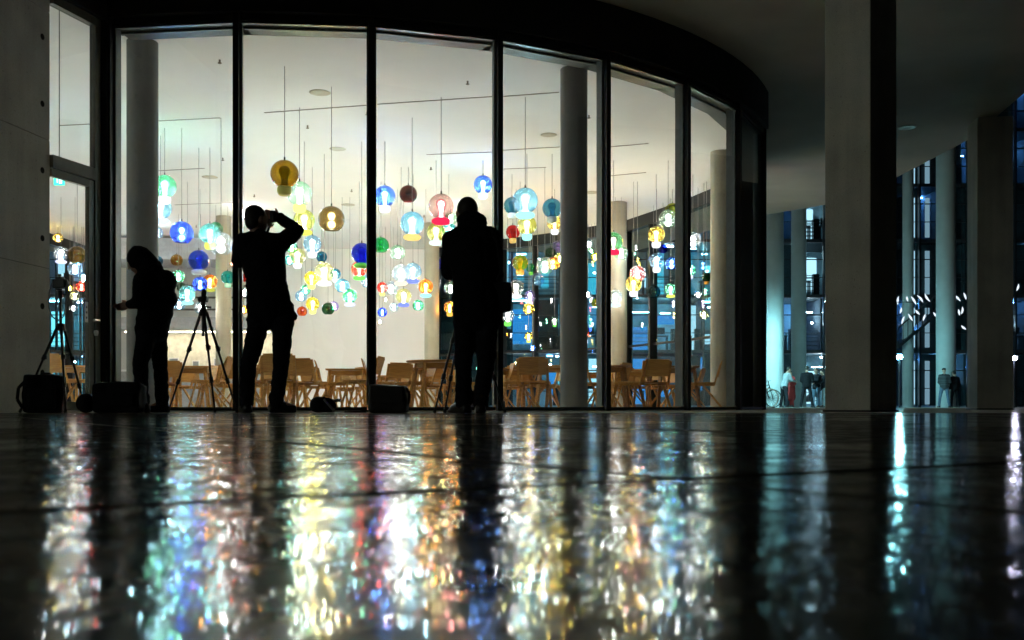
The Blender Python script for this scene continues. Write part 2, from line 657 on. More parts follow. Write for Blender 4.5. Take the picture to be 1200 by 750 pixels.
for k in range(8):
    p = ring(k)
    a = A0 + DA * k
    out = Vector((math.sin(a), -math.cos(a), 0))
    bm = new_bm()
    box(bm, Vector((p.x, p.y, HEAD / 2 + .005)) + out * .03, (.066, .07, HEAD), a)
    ml = link('mullion', bm, M_black, pav)
    bm = new_bm()
    box(bm, Vector((p.x, p.y, HEAD / 2 + .005)) - out * .085, (.05, .15, HEAD - .1), a)
    for s in (-1, 1):
        tg = Vector((math.cos(a), math.sin(a), 0)) * s
        box(bm, Vector((p.x, p.y, HEAD / 2 + .005)) - out * .03 + tg * .043, (.026, .04, HEAD - .14), a)
    link('inner_fin', bm, M_steel, ml)
# grey sheet added for the last pane's dim tone; dark panelled wall behind it
bm = new_bm()
pts = [ring(7) + Vector((.02, .06)), Vector((4.46, 18.1)), Vector((4.84, 20)), Vector((4.78, 21.3))]
pe = new_bm(); wall_seg(pe, G(866.5, 15.45), ring(6.97, RR - .14), .012, CEIL - .002, .004, 0)
link('added_sheet', pe, sheet_cloth(), pav)
for a, b in zip(pts[:-1], pts[1:]):
    n = max(1, int((b - a).length / .22))
    for i in range(n):
        q0, q1 = a.lerp(b, i / n), a.lerp(b, (i + .92) / n)
        wall_seg(bm, q0, q1, .012, SOF, .10 + (.02 if i % 2 else 0), 0)
    wall_seg(bm, a, b, .012, SOF, .04, .02)
link('dark_panelling', bm, M_dark, pav)
# far glazing
far = [Vector((4.78, 21.3)), Vector((4.72, 22.4)), Vector((4.1, 24.3)), Vector((3.1, 26.6)), Vector((1.6, 28.2)), Vector((-.25, 29.6)), Vector((-2.55, 31.4))]
left = [Vector((-13.2, 31.4)), Vector((-13.6, 22))]
for ch in (far, left):
    for a, b in zip(ch[:-1], ch[1:]):
        n = max(1, round((b - a).length / 1.5))
        bm = new_bm(); wall_seg(bm, a, b, CEIL - .30, SOF + .01, .2, .1)
        link('far_head', bm, M_black, pav)
        for i in range(n):
            q0, q1 = a.lerp(b, i / n), a.lerp(b, (i + 1) / n)
            d = (q1 - q0).normalized()
            bm = new_bm()
            wall_seg(bm, q0 + d * .04, q1 - d * .04, .012, CEIL - .305, .012, 0)
            fp = link('far_pane', bm, pane_glass('far_glass', (.94, .975, .98), .45), pav)
            bm = new_bm()
            wall_seg(bm, q0 + d * .042, q1 - d * .042, 1.62, 1.68, .05, .025)
            link('transom', bm, M_black, fp)
            bm = new_bm()
            ang = math.atan2(d.y, d.x)
            box(bm, (q0.x, q0.y, (CEIL - .31) / 2 + .01), (.08, .22, CEIL - .32), ang)
            link('far_mullion', bm, M_black, pav)
# back wall
bm = new_bm(); box(bm, (-5.55, 31.5, 2.52), (6.1, .2, 5.0))
link('back_wall', bm, M_white, pav)
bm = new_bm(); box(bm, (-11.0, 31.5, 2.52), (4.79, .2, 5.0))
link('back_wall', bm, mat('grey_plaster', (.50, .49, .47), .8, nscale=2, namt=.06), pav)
bm = new_bm(); wall_seg(bm, (-13.6, 21.9), (-5.42, 10.62), .012, SOF, .2, .2)
link('side_wall', bm, M_white, pav)
# ceiling slots, discs and sprinklers
def oncl(u, v, dz=0):
    Z = F * (CEIL - HC) / (HZ - v)
    return Vector(((u - 600) * Z / F, Z, CEIL - dz))
for (u0, v0, u1, v1) in ((310, 132, 432, 123), (442, 122, 577, 113), (186, 141.5, 258, 138), (186, 200, 240, 197), (500, 181, 577, 178), (588, 176, 656, 172),
                         (205, 240, 275, 237), (588, 113, 655, 108), (714, 206, 757, 202), (714, 172, 760, 168), (70, 147, 110, 145), (588, 198, 640, 196)):
    a, b = oncl(u0, v0), oncl(u1, v1)
    bm = new_bm(); bar(bm, a + Vector((0, 0, .002)), b + Vector((0, 0, .002)), .035, .016)
    link('air_slot', bm, M_slot, ceil)
for (u, v, r) in ((375, 108.5, .17), (396, 174.5, .16), (246, 207.5, .17), (408, 240, .17), (693, 225.5, .17), (643, 158, .15)):
    bm = new_bm(); lathe(bm, [(0, -.012), (r * .8, -.012), (r, -.004), (r, .01)], 24)
    link('ceiling_disc', bm, M_disc, ceil, True, oncl(u, v))
for (u, v) in ((257.5, 70), (360.5, 147), (548, 95), (505, 196), (261, 185), (230, 264), (298, 228), (721, 243), (412, 222), (497, 252), (430, 131), (690, 135)):
    bm = new_bm(); lathe(bm, [(0, -.06), (.012, -.06), (.03, -.05), (.03, -.045), (.012, -.04), (.016, 0), (.03, .003)], 8)
    link('sprinkler', bm, M_slot, ceil, True, oncl(u, v))
# roof downlight under the slab (unlit)
Zd = F * (SOF - HC) / (HZ - 149)
bm = new_bm(); lathe(bm, [(0, .0), (.07, -.004), (.13, -.016), (.16, -.01), (.17, .01)], 24)
link('recessed_fitting', bm, mat('pale_fitting', (.6, .58, .52), .4), soffit, True, ((1063 - 600) * Zd / F, Zd, SOF - .001))

# door bay: frame, transom, door, light above
dvec = (DOOR1 - DOOR0).normalized()
def dpt(t, off=0):
    n = Vector((dvec.y, -dvec.x))
    return DOOR0 + dvec * t + n * off
DL = (DOOR1 - DOOR0).length
bm = new_bm(); box(bm, (ring(0).x - .085, ring(0).y - .035, HEAD / 2 + .005), (.13, .12, HEAD + .01), .12)
link('corner_post', bm, M_black, pav)
bm = new_bm()
wall_seg(bm, dpt(DL - .10), dpt(DL - .01), .012, HEAD - .04, .08, .03)
wall_seg(bm, dpt(-.03), dpt(DL - .102), 2.66, 2.80, .09, .035)
wall_seg(bm, dpt(-.03), dpt(DL - .102), HEAD - .13, HEAD - .035, .09, .033)
link('door_frame', bm, mat('bronze_metal', (.10, .095, .075), .4, .5), pav)
bm = new_bm(); wall_seg(bm, dpt(-.02), dpt(DL - .104), 2.80, HEAD - .132, .016, 0)
link('transom_pane', bm, M_glass, pav)
bm = new_bm()
wall_seg(bm, dpt(DL - .19), dpt(DL - .105), .014, 2.65, .055, .02)
wall_seg(bm, dpt(-.03), dpt(DL - .192), 2.57, 2.65, .055, .018)
wall_seg(bm, dpt(-.03), dpt(DL - .192), .014, .11, .055, .018)
door = link('glass_door', bm, mat('bronze_metal', (.10, .095, .075), .4, .5), pav)
bm = new_bm(); wall_seg(bm, dpt(-.02), dpt(DL - .195), .112, 2.568, .014, 0)
link('door_pane', bm, M_glass, door)
bm = new_bm()
hp = dpt(DL - .15, .05)
tube(bm, (hp.x, hp.y, 1.04), (hp.x + .08, hp.y - .03, 1.04), .014)
tube(bm, (hp.x + .08, hp.y - .03, 1.04), (hp.x + .06, hp.y - .13, 1.04), .012)
lathe(bm, [(0, .03), (.025, .025), (.028, 0), (.02, -.03), (0, -.03)], 12, (hp.x + .03, hp.y - .01, .90))
link('door_handle', bm, mat('brushed_steel', (.5, .48, .44), .3, .9), door)
bm = new_bm()
st = dpt(DL - .27, .012)
wall_seg(bm, dpt(DL - .245), dpt(DL - .20), 1.02, 1.25, .004, .014)
stk = link('sticker', bm, mat('white_paper', (.75, .75, .74), .6), door)
bm = new_bm()
for z in (1.19, 1.13, 1.07):
    wall_seg(bm, dpt(DL - .23), dpt(DL - .215), z - .012, z + .012, .003, .017)
link('printed_mark', bm, M_black, stk)

# concrete side wall
wroot = thing('concrete_wall', 'board marked grey concrete wall with tie holes at the left of the door', 'wall', (-5.05, 10.8, 0))
wd = Vector((.149, 1)).normalized()
wn_ = Vector((wd.y, -wd.x))
W1 = Vector((-5.028, 10.83)) - Vector((-5.05, 10.8))
def wpt(t, off=0):
    return W1 - wd * t + wn_ * off
zs = [0.0, 1.555, 2.945, 4.335, SOF]
for a, b in zip(zs[:-1], zs[1:]):
    t = 0
    for w in (2.78,):
        bm = new_bm()
        wall_seg(bm, wpt(t + w - .004), wpt(t + .004 if t else t), a + (.004 if a else 0), b - .004, .4, 0)
        link('concrete_panel', bm, M_conc, wroot)
        t += w
bm = new_bm(); wall_seg(bm, wpt(2.74), wpt(.02), .0, SOF, .37, -.012)
link('joint_filler', bm, M_dark, wroot)
for z in (4.03, 3.31, 2.595, 1.865, 1.135, .42):
    for t in (.13, 1.26, 2.40):
        p = wpt(t, .0015)
        bm = new_bm()
        q = Vector((wn_.x, wn_.y, 0)).to_track_quat('Z', 'Y').to_matrix().to_4x4()
        lathe(bm, [(0, .003), (.027, .004), (.033, .002), (.033, -.004)], 16)
        bmesh.ops.transform(bm, matrix=Matrix.Translation((p.x, p.y, z)) @ q, verts=bm.verts[:])
        link('tie_hole', bm, mat('hole_shadow', (.03, .028, .025), 1, spec=0), wroot)
        bm = new_bm()
        
# exit sign inside, above the door
es = thing('exit_sign', 'small green lit exit sign hanging inside above the glass door', 'sign', (0, 0, 0))
ec = P(69.5, 212, 12.3)
es.location = ec
bm = new_bm(); box(bm, (0, 0, 0), (.13, .02, .105), 0, .004)
link('sign_face', bm, emit('exit_green', (.04, .75, .42), 1.0), es)
bm = new_bm()
box(bm, (-.02, -.0115, .0), (.012, .003, .045)); box(bm, (-.02, -.0115, .033), (.014, .003, .014)); box(bm, (.02, -.0115, .0), (.035, .003, .07))
link('pictogram', bm, emit('exit_white', (.8, 1, .9), 1.2), es)
bm = new_bm(); tube(bm, (0, 0, .05), (0, 0, CEIL - ec.z), .006)
link('hanger', bm, M_steel, es)

# round columns in the room
M_cshade = concrete('shaded_concrete', (.16, .16, .155))  # front columns: the shade on their backlit side is put into the colour
M_clit = concrete('lamplit_concrete', (.36, .31, .23))  # deeper columns: warm lamplight is put into the colour
def column(x, y, r, z1, m, label, name='round_column', cat='column', z0=0.0, group=None):
    t = thing(name, label, cat, (x, y, 0), 0, group)
    bm = new_bm()
    lathe(bm, [(r, z0), (r, z1)], 40)
    link('shaft', bm, m, t, True)
    bm = new_bm()
    for z in [z for z in (2.5,) if z < z1 - .3]:
        lathe(bm, [(r + .0015, z - .006), (r + .0015, z + .006)], 40)
    lathe(bm, [(r + .006, z0), (r + .006, z0 + .05), (r, z0 + .055)], 40)
    link('joint_ring', bm, m, t, True)
    return t
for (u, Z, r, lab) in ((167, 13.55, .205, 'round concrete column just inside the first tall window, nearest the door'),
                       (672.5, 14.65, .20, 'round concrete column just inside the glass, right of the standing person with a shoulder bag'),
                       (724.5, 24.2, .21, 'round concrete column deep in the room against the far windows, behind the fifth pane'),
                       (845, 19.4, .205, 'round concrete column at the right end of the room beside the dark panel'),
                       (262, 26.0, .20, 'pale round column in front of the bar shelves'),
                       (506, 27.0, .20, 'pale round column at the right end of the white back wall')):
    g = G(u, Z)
    column(g.x, g.y, r, CEIL, M_cshade if Z < 15 else M_clit, lab, z0=.012)

# bar at the back left
bar_t = thing('bar_counter', 'white bar counter with lit back shelf in the back left corner', 'counter', (-9.6, 29.5, 0))
def bbar(name, c, s, m):
    bm = new_bm(); box(bm, c, s, 0, .006)
    return link(name, bm, m, bar_t)
M_greyp = mat('grey_laminate', (.28, .28, .29), .6)
bbar('front_panel', (0, -.4, .55), (4.6, .06, 1.05), M_greyp)
bbar('counter_top', (0, -.15, 1.10), (4.7, .75, .05), mat('white_laminate', (.7, .7, .7), .4))
bbar('bulkhead', (0, .6, 2.52), (4.8, 1.2, .36), M_greyp)
bbar('back_panel', (0, 1.5, 1.75), (4.6, .06, 1.1), mat('cream_panel', (.75, .68, .55), .6))
bm = new_bm(); box(bm, (0, .9, 2.325), (4.4, .08, .03))
link('light_strip', bm, emit('bar_strip', (1, .88, .68), 9), bar_t)
for z in (3.05, 3.42, 3.78):
    bbar('slat', (0, 1.3, z), (4.6, .12, .05), M_dark)
bbar('upper_shelf', (0, .2, 4.62), (4.7, 1.8, .62), mat('shaded_plaster', (.42, .42, .44), .7))  # box under the ceiling, the shade on its face painted as grey
for x, w, h in ((-.35, .3, .36), (.3, .22, .28), (1.0, .35, .36), (1.9, .16, .32), (-1.2, .4, .3)):
    o = bbar('display_frame', (x, -.2, 1.125 + h / 2), (w, .03, h), M_white)
    bm = new_bm(); box(bm, (x, -.218, 1.125 + h / 2), (w - .06, .01, h - .06))
    link('picture', bm, M_greyp, o)

# ------------------------------------------------------------------ free standing pillars under the roof edge
def pillar(u, Z, s, phi, label, z1=SOF):
    g = G(u, Z)
    t = thing('concrete_pillar', label, 'pillar', (g.x, g.y, 0), 0)
    bm = new_bm(); box(bm, (0, 0, z1 / 2), (s[0], s[1], z1), phi, .012)
    link('shaft', bm, M_conc2, t)
    bm = new_bm(); box(bm, (0, 0, .01), (s[0] + .03, s[1] + .03, .02), phi)
    link('base_joint', bm, M_black, t)
    return t
pillar(1008.5, 10.5, (.50, .53), R_(39), 'massive square concrete pillar near the camera, its right face nearly black')
pillar(1160, 17.9, (.60, .60), R_(-9), 'slimmer square concrete pillar at the right edge of the photo under the roof edge')

# ------------------------------------------------------------------ pendant lamps
GC = {  # glass tints
 'green': (.22, .80, .50), 'yellow green': (.86, .88, .38), 'light blue': (.50, .82, .95), 'deep blue': (.06, .14, .88), 'teal': (.25, .80, .80),
 'clear': (.84, .92, .97), 'gold': (.78, .60, .14), 'orange': (.98, .45, .08), 'dark green': (.12, .42, .22), 'red': (.88, .10, .07),
 'amber': (.66, .50, .10), 'pale green': (.74, .93, .82), 'smoky brown': (.42, .31, .10), 'pale blue': (.68, .86, .98), 'pale yellow': (.95, .95, .68),
 'yellow': (.96, .86, .18), 'blue': (.14, .36, .92), 'dark red': (.36, .03, .04), 'pink': (.92, .45, .50), 'lilac': (.76, .68, .96), 'rose clear': (.80, .70, .68),
 'teal blue': (.26, .62, .76), 'dark teal': (.08, .40, .46), 'smoky clear': (.82, .80, .74), 'white': (.97, .97, .97)}
CC = {  # collars: colour of the lower glass
 'white': (.92, .95, .95), 'light blue': (.60, .82, .98), 'yellow green': (.75, .85, .12), 'olive': (.42, .42, .06), 'teal': (.35, .85, .80), 'green': (.15, .62, .08),
 'yellow': (.92, .88, .25), 'lilac': (.66, .66, .95), 'bright green': (.20, .90, .12), 'amber': (.80, .56, .18), 'red': (.95, .02, .07), 'pale green': (.70, .95, .80),
 'peach': (.98, .80, .55), 'blue': (.20, .26, .90), 'pink': (.98, .55, .70), 'orange': (.90, .45, .08), 'grey': (.50, .56, .56)}
# u, v, r, glass, form (A small neck, B wide disc, C none), collar, lit
LAMPS = [
 (193, 218.5, 13.5, 'green', 'A', 'white', 1), (184, 225, 6, 'yellow green', 'C', '', 1), (188, 244, 13, 'light blue', 'B', 'light blue', 1), (184, 273, 7, 'pale blue', 'C', '', 1),
 (213, 273, 13.5, 'deep blue', 'C', '', 1), (246, 274, 12, 'teal', 'A', 'yellow green', 1), (253, 268, 8, 'green', 'C', '', 0), (259, 286, 14, 'clear', 'C', '', 1),
 (207, 305, 7, 'gold', 'C', '', 0), (233, 305, 12, 'blue', 'B', 'white', 0), (246, 330, 8.5, 'orange', 'B', 'olive', 1), (234.5, 333, 9, 'deep blue', 'C', '', 1),
 (209, 324, 7.5, 'green', 'C', '', 1), (219.5, 344, 9.5, 'teal', 'B', 'teal', 1), (213, 337, 6, 'dark green', 'C', '', 0), (210, 357, 7, 'pale blue', 'C', '', 1),
 (235, 361, 7.5, 'clear', 'C', '', 1), (262.5, 348, 5.7, 'dark green', 'C', '', 0), (267, 325, 8, 'teal', 'A', 'teal', 0), (272, 306, 7, 'red', 'C', '', 1), (185, 306, 6, 'teal blue', 'C', '', 0),
 (286, 250, 8, 'white', 'C', '', 1), (286, 326, 5, 'red', 'C', '', 0), (286, 343, 5.5, 'clear', 'C', '', 1), (285.5, 363, 5, 'orange', 'C', '', 1),
 (333.5, 204, 16.5, 'amber', 'A', 'yellow', 0), (351, 227, 14.5, 'pale green', 'A', 'yellow', 1), (356.5, 258, 12.5, 'yellow green', 'B', 'yellow green', 1),
 (388.5, 257, 15.5, 'smoky brown', 'C', '', 1), (366, 286, 10.5, 'pale blue', 'A', 'white', 1), (342, 290, 7, 'green', 'C', '', 1), (348.5, 300, 9.5, 'pale yellow', 'A', 'white', 1),
 (377, 301, 6.5, 'teal blue', 'A', 'yellow', 0), (380, 319, 11.5, 'pale yellow', 'B', 'white', 1), (365, 326, 8.5, 'yellow', 'A', 'yellow', 1), (393, 321, 6.5, 'teal blue', 'A', 'white', 1),
 (401, 335, 8.5, 'light blue', 'C', '', 1), (410, 347, 8.5, 'green', 'B', 'lilac', 1), (424, 297, 12.5, 'deep blue', 'B', 'green', 0), (421, 315, 9.5, 'red', 'B', 'bright green', 1),
 (358, 340, 6, 'green', 'C', '', 1), (353, 347, 7, 'pale blue', 'C', '', 1), (366.5, 356, 8, 'yellow', 'A', 'yellow', 1), (354, 365, 6, 'orange', 'C', '', 0),
 (384.5, 362, 7.5, 'dark green', 'C', '', 0), (391, 359, 6, 'lilac', 'C', '', 1), (431, 330, 8, 'pale blue', 'C', '', 1), (339, 305, 6, 'teal', 'C', '', 1),
 (451, 230, 12.5, 'blue', 'A', 'white', 1), (478.5, 227.5, 10.5, 'dark red', 'C', '', 0), (483, 262, 14, 'light blue', 'B', 'amber', 1), (517, 242, 15, 'rose clear', 'B', 'red', 2),
 (511, 272, 11, 'yellow green', 'B', 'pale green', 1), (526, 271, 10, 'teal', 'C', '', 1), (446.5, 287.5, 9.5, 'green', 'C', '', 0), (466, 296, 9, 'pale green', 'C', '', 1),
 (566, 216.5, 11, 'blue', 'A', 'pale green', 1), (528, 256, 8, 'pale green', 'C', '', 1), (470, 320, 10.5, 'clear', 'B', 'peach', 1), (484, 318, 10, 'pale blue', 'B', 'blue', 1),
 (448, 337, 6.5, 'red', 'A', 'yellow', 1), (458, 338, 8.5, 'clear', 'C', '', 1), (473, 347, 9, 'pale yellow', 'B', 'blue', 1), (499, 336, 9, 'orange', 'B', 'teal', 1),
 (512, 331, 5.5, 'white', 'A', 'white', 1), (490, 358, 6.7, 'green', 'C', '', 1), (461.5, 360, 5.5, 'clear', 'C', '', 1), (448, 366, 5.7, 'deep blue', 'C', '', 1),
 (514, 310, 6.5, 'deep blue', 'C', '', 0), (528, 338, 8, 'pale green', 'C', '', 1), (527, 360, 7, 'orange', 'A', 'orange', 1), (445, 377, 2.6, 'white', 'C', '', 1), (452, 351, 2.8, 'white', 'C', '', 1),
 (600, 241, 10, 'teal blue', 'A', 'white', 0), (615.5, 235, 15, 'light blue', 'B', 'teal', 1), (647, 244, 11.5, 'teal blue', 'A', 'grey', 0), (617.5, 264, 11.5, 'yellow green', 'A', 'teal', 1),
 (601, 272, 8.5, 'red', 'A', 'amber', 0), (650, 261, 9, 'amber', 'A', 'white', 1), (654, 289, 7, 'lilac', 'C', '', 0), (609.5, 308, 9.5, 'yellow', 'A', 'orange', 0),
 (622, 314, 5.5, 'green', 'A', 'green', 0), (638.5, 312, 10.5, 'pale green', 'C', '', 1), (648, 309, 8, 'orange', 'C', '', 1), (645, 297, 7, 'dark green', 'C', '', 0),
 (605, 337, 9, 'smoky clear', 'B', 'white', 1), (621, 347, 7, 'lilac', 'A', 'pink', 1), (619.5, 362, 7, 'gold', 'C', '', 1), (630, 328, 8, 'pale blue', 'C', '', 0),
 (595, 370, 8, 'clear', 'A', 'bright green', 1), (619.5, 394, 5, 'gold', 'A', 'yellow green', 1), (624, 408, 3.5, 'blue', 'C', '', 1), (650, 376, 4.5, 'pale green', 'A', 'bright green', 1), (656, 303, 6, 'yellow', 'C', '', 1),
 (690, 286, 5.5, 'clear', 'C', '', 1), (697, 301, 5, 'yellow', 'C', '', 1), (693, 294, 3, 'green', 'C', '', 1), (719, 283, 11, 'green', 'B', 'red', 2), (728, 297, 8.5, 'pale green', 'C', '', 1),
 (747, 321, 9.5, 'pink', 'C', '', 1), (742.5, 333, 9.5, 'gold', 'A', 'white', 1), (769, 275, 10, 'gold', 'A', 'white', 1), (783, 257, 11, 'pale green', 'C', '', 1), (788, 247, 9, 'yellow green', 'C', '', 0),
 (769.5, 305.5, 9, 'pale blue', 'A', 'white', 1), (787, 309, 8, 'blue', 'C', '', 1), (777, 292, 5.5, 'deep blue', 'C', '', 0), (766, 342, 8, 'dark teal', 'C', '', 0), (786, 339, 7, 'green', 'B', 'yellow green', 1),
 (707, 341, 9, 'deep blue', 'C', '', 0), (721, 348, 8.5, 'clear', 'B', 'light blue', 1), (699, 355, 6, 'yellow', 'C', '', 0), (689, 345, 4.5, 'clear', 'C', '', 1),
 (812, 282, 10, 'clear', 'C', '', 1), (809, 317, 6.5, 'green', 'A', 'lilac', 1), (828, 325, 5.5, 'dark green', 'A', 'orange', 0), (818, 345, 4.5, 'clear', 'C', '', 1), (825, 369, 5.5, 'pale yellow', 'C', '', 1),  # last two stand for reflections in the glass, added as lamps
 (71.5, 297, 8.5, 'clear', 'B', 'lilac', 1), (90.5, 299, 10.5, 'gold', 'C', '', 0), (88, 315, 8.5, 'pale blue', 'C', '', 1), (98, 325, 6, 'light blue', 'C', '', 1), (95.5, 336, 6.5, 'red', 'C', '', 1),
 (82, 338, 3.5, 'yellow', 'C', '', 1), (87.5, 347, 5.5, 'pale yellow', 'C', '', 1), (68, 279, 6, 'amber', 'C', '', 1), (99, 259, 5, 'teal', 'C', '', 0), (86, 361, 4.5, 'clear', 'C', '', 1)]
def prof_sphere(r, z, a0, a1, n):
    return [(r * math.sin(R_(a0 + (a1 - a0) * i / n)), z + r * math.cos(R_(a0 + (a1 - a0) * i / n))) for i in range(n + 1)]
def lm(prof, seg=28):
    bm = new_bm(); lathe(bm, prof, seg)
    o = link('proto', bm, M_white, None, True)
    me = o.data
    bpy.data.objects.remove(o)
    return me
me_globe = {'A': lm(prof_sphere(1, 0, 5, 158, 22)), 'B': lm(prof_sphere(1, 0, 5, 150, 22)), 'C': lm(prof_sphere(1, 0, 5, 146, 22))}
me_bulb = {'A': lm([(0, .62)] + prof_sphere(.42, .18, 12, 132, 14) + [(.25, -.34), (.22, -.52), (.30, -.86)], 20),
           'B': lm([(0, .62)] + prof_sphere(.42, .18, 12, 132, 14) + [(.24, -.34), (.24, -.56), (.40, -.92)], 20),
           'C': lm([(0, .66)] + prof_sphere(.39, .25, 14, 140, 12) + prof_sphere(.42, -.40, 38, 150, 12), 20)}
me_coll = {'A': lm([(.30, -.86), (.46, -.90), (.52, -1.0), (.52, -1.25), (.47, -1.42), (.36, -1.52), (0, -1.53)], 24),
           'B': lm([(.40, -.90), (.60, -.96), (.74, -1.06), (.76, -1.17), (.70, -1.28), (.55, -1.37), (.3, -1.40), (0, -1.40)], 28)}
me_cap = lm([(0, 1.22), (.045, 1.22), (.06, 1.16), (.065, 1.0), (.13, .99), (.13, .955), (0, .955)], 12)
bm = new_bm(); tube(bm, (0, 0, 0), (0, 0, 1), 1, 1, 6)
o = link('proto', bm, M_white); me_cable = o.data; bpy.data.objects.remove(o)
M_cable = mat('grey_cable', (.27, .255, .24), .5)
bays = [279, 435, 584, 709, 804, 864]
bay_n = ['first', 'second', 'third', 'fourth', 'fifth', 'sixth']
def bay(u):
    if u < 120:
        return 'behind glass door'
    for b, n in zip(bays, bay_n):
        if u < b:
            return f'{n} window from door'
ORD = ['highest', 'second highest', 'third highest', 'fourth highest', 'fifth highest', 'sixth highest']
groups = {}
for i, Lp in enumerate(LAMPS):
    groups.setdefault((Lp[3], bay(Lp[0])), []).append(i)
BULB = 150.0
for i, (u, v, r, gc, form, cc, lit) in enumerate(LAMPS):
    Z = F * .205 / r
    if Z > 18:
        Z = 18 + (Z - 18) * .55
    Z = min(max(Z, 13.7), 27.5)
    for _ in range(40):
        q = P(u, v, Z)
        far_ok = inside(q.x, q.y, ROOM) and inside(q.x + .45, q.y, ROOM) and inside(q.x, q.y + .5, ROOM) and inside(q.x, q.y - .5, ROOM)
        if far_ok:
            break
        Z += .15 if Z < 15.5 else -.15
    R = r * Z / F
    same = sorted(groups[(gc, bay(u))], key=lambda k: LAMPS[k][1])
    rank = '' if len(same) == 1 else f'{ORD[same.index(i)]} '
    coll = {'A': f' with {cc} neck bulb', 'B': f' with {cc} disc', 'C': ''}[form]
    only = '' if len(same) > 1 else 'only '
    lab = f"{only}{rank}{gc} globe lamp{' lit' if lit else ' unlit'}{coll}, {bay(u)}"
    assert len(lab.split()) <= 16, lab
    c = P(u, v, Z)
    t = thing('pendant_lamp', lab, 'lamp', c, random.uniform(0, 6), 'coloured glass pendant lamps in the pavilion')
    S = Matrix.Scale(R, 4)
    inst('glass_globe', me_globe[form], t, globe_glass(('lit_globe_' if lit else 'globe_') + gc.replace(' ', '_'), GC[gc], (.028 if sum(GC[gc]) > 2.1 else .02 if gc == 'smoky brown' else .075) if lit else .04), S)
    if lit == 1:
        w = {'pale yellow': (1, .95, .80), 'yellow': (1, .93, .7), 'gold': (1, .92, .72), 'orange': (1, .85, .6), 'red': (1, .85, .72), 'blue': (.88, .92, 1),
             'deep blue': (.8, .92, 1), 'pale blue': (.86, .94, 1), 'light blue': (.88, .97, 1)}.get(gc, (1, .88, .83))
        bmt = bulb_mat('bulb_' + gc.replace(' ', '_'), w, GC[gc], BULB)
    elif lit == 2:
        bmt = bulb_mat('bulb_rose', (1, .35, .35), (1, .03, .1), BULB * .5)
    else:
        bmt = globe_glass('inner_' + gc.replace(' ', '_'), (tuple(x ** 1.35 for x in GC[gc]) if gc != 'amber' else (.50, .50, .10)), .3)
    inst('bulb', me_bulb[form], t, bmt, S)
    if cc:
        if lit:
            cm = emit('collar_' + cc.replace(' ', '_'), CC[cc], .55)
        else:
            cm = mat('collar_unlit_' + cc.replace(' ', '_'), CC[cc], .15, namt=.05)
        inst('collar', me_coll[form], t, cm, S)
    inst('cap', me_cap, t, M_black, S)
    top = c.z + 1.2 * R
    inst('cable', me_cable, t, M_cable, Matrix.Translation((0, 0, 1.2 * R)) @ Matrix.Diagonal((.0055, .0055, CEIL - top + .005, 1)))

# ------------------------------------------------------------------ chairs and tables
def make_chair():
    t = thing('wooden_chair', 'x', 'chair', (0, 0, 0), 0, 'oak chairs in the pavilion')
    # faces +Y; back at -Y
    bm = new_bm(); box(bm, (0, .02, .445), (.44, .44, .022), 0, .006)
    link('seat', bm, M_oak, t)
    bm = new_bm()
    tilt = Matrix.Rotation(R_(14), 4, 'X')
    box(bm, (0, -.28, .685), (.43, .016, .29), 0, .006, tilt)
    link('backrest', bm, M_oak, t)
    for s in (-1, 1):
        bm = new_bm(); bar(bm, (s * .21, .16, .43), (s * .225, .28, .0), .024, .042, (1, 0, 0))
        link('front_leg', bm, M_oak, t)
        bm = new_bm()
        bar(bm, (s * .21, .02, .43), (s * .225, -.33, .0), .024, .046, (1, 0, 0))
        link('rear_leg', bm, M_oak, t)
        bm = new_bm()
        bar(bm, (s * .235, -.18, .40), (s * .235, -.305, .80), .022, .040, (1, 0, 0))
        link('back_post', bm, M_oak, t)
        bm = new_bm(); bar(bm, (s * .205, -.19, .417), (s * .205, .22, .417), .024, .034)
        link('side_rail', bm, M_oak, t)
    bm = new_bm(); bar(bm, (-.19, .20, .417), (.19, .20, .417), .024, .034)
    link('front_rail', bm, M_oak, t)
    return t
chair0 = make_chair()
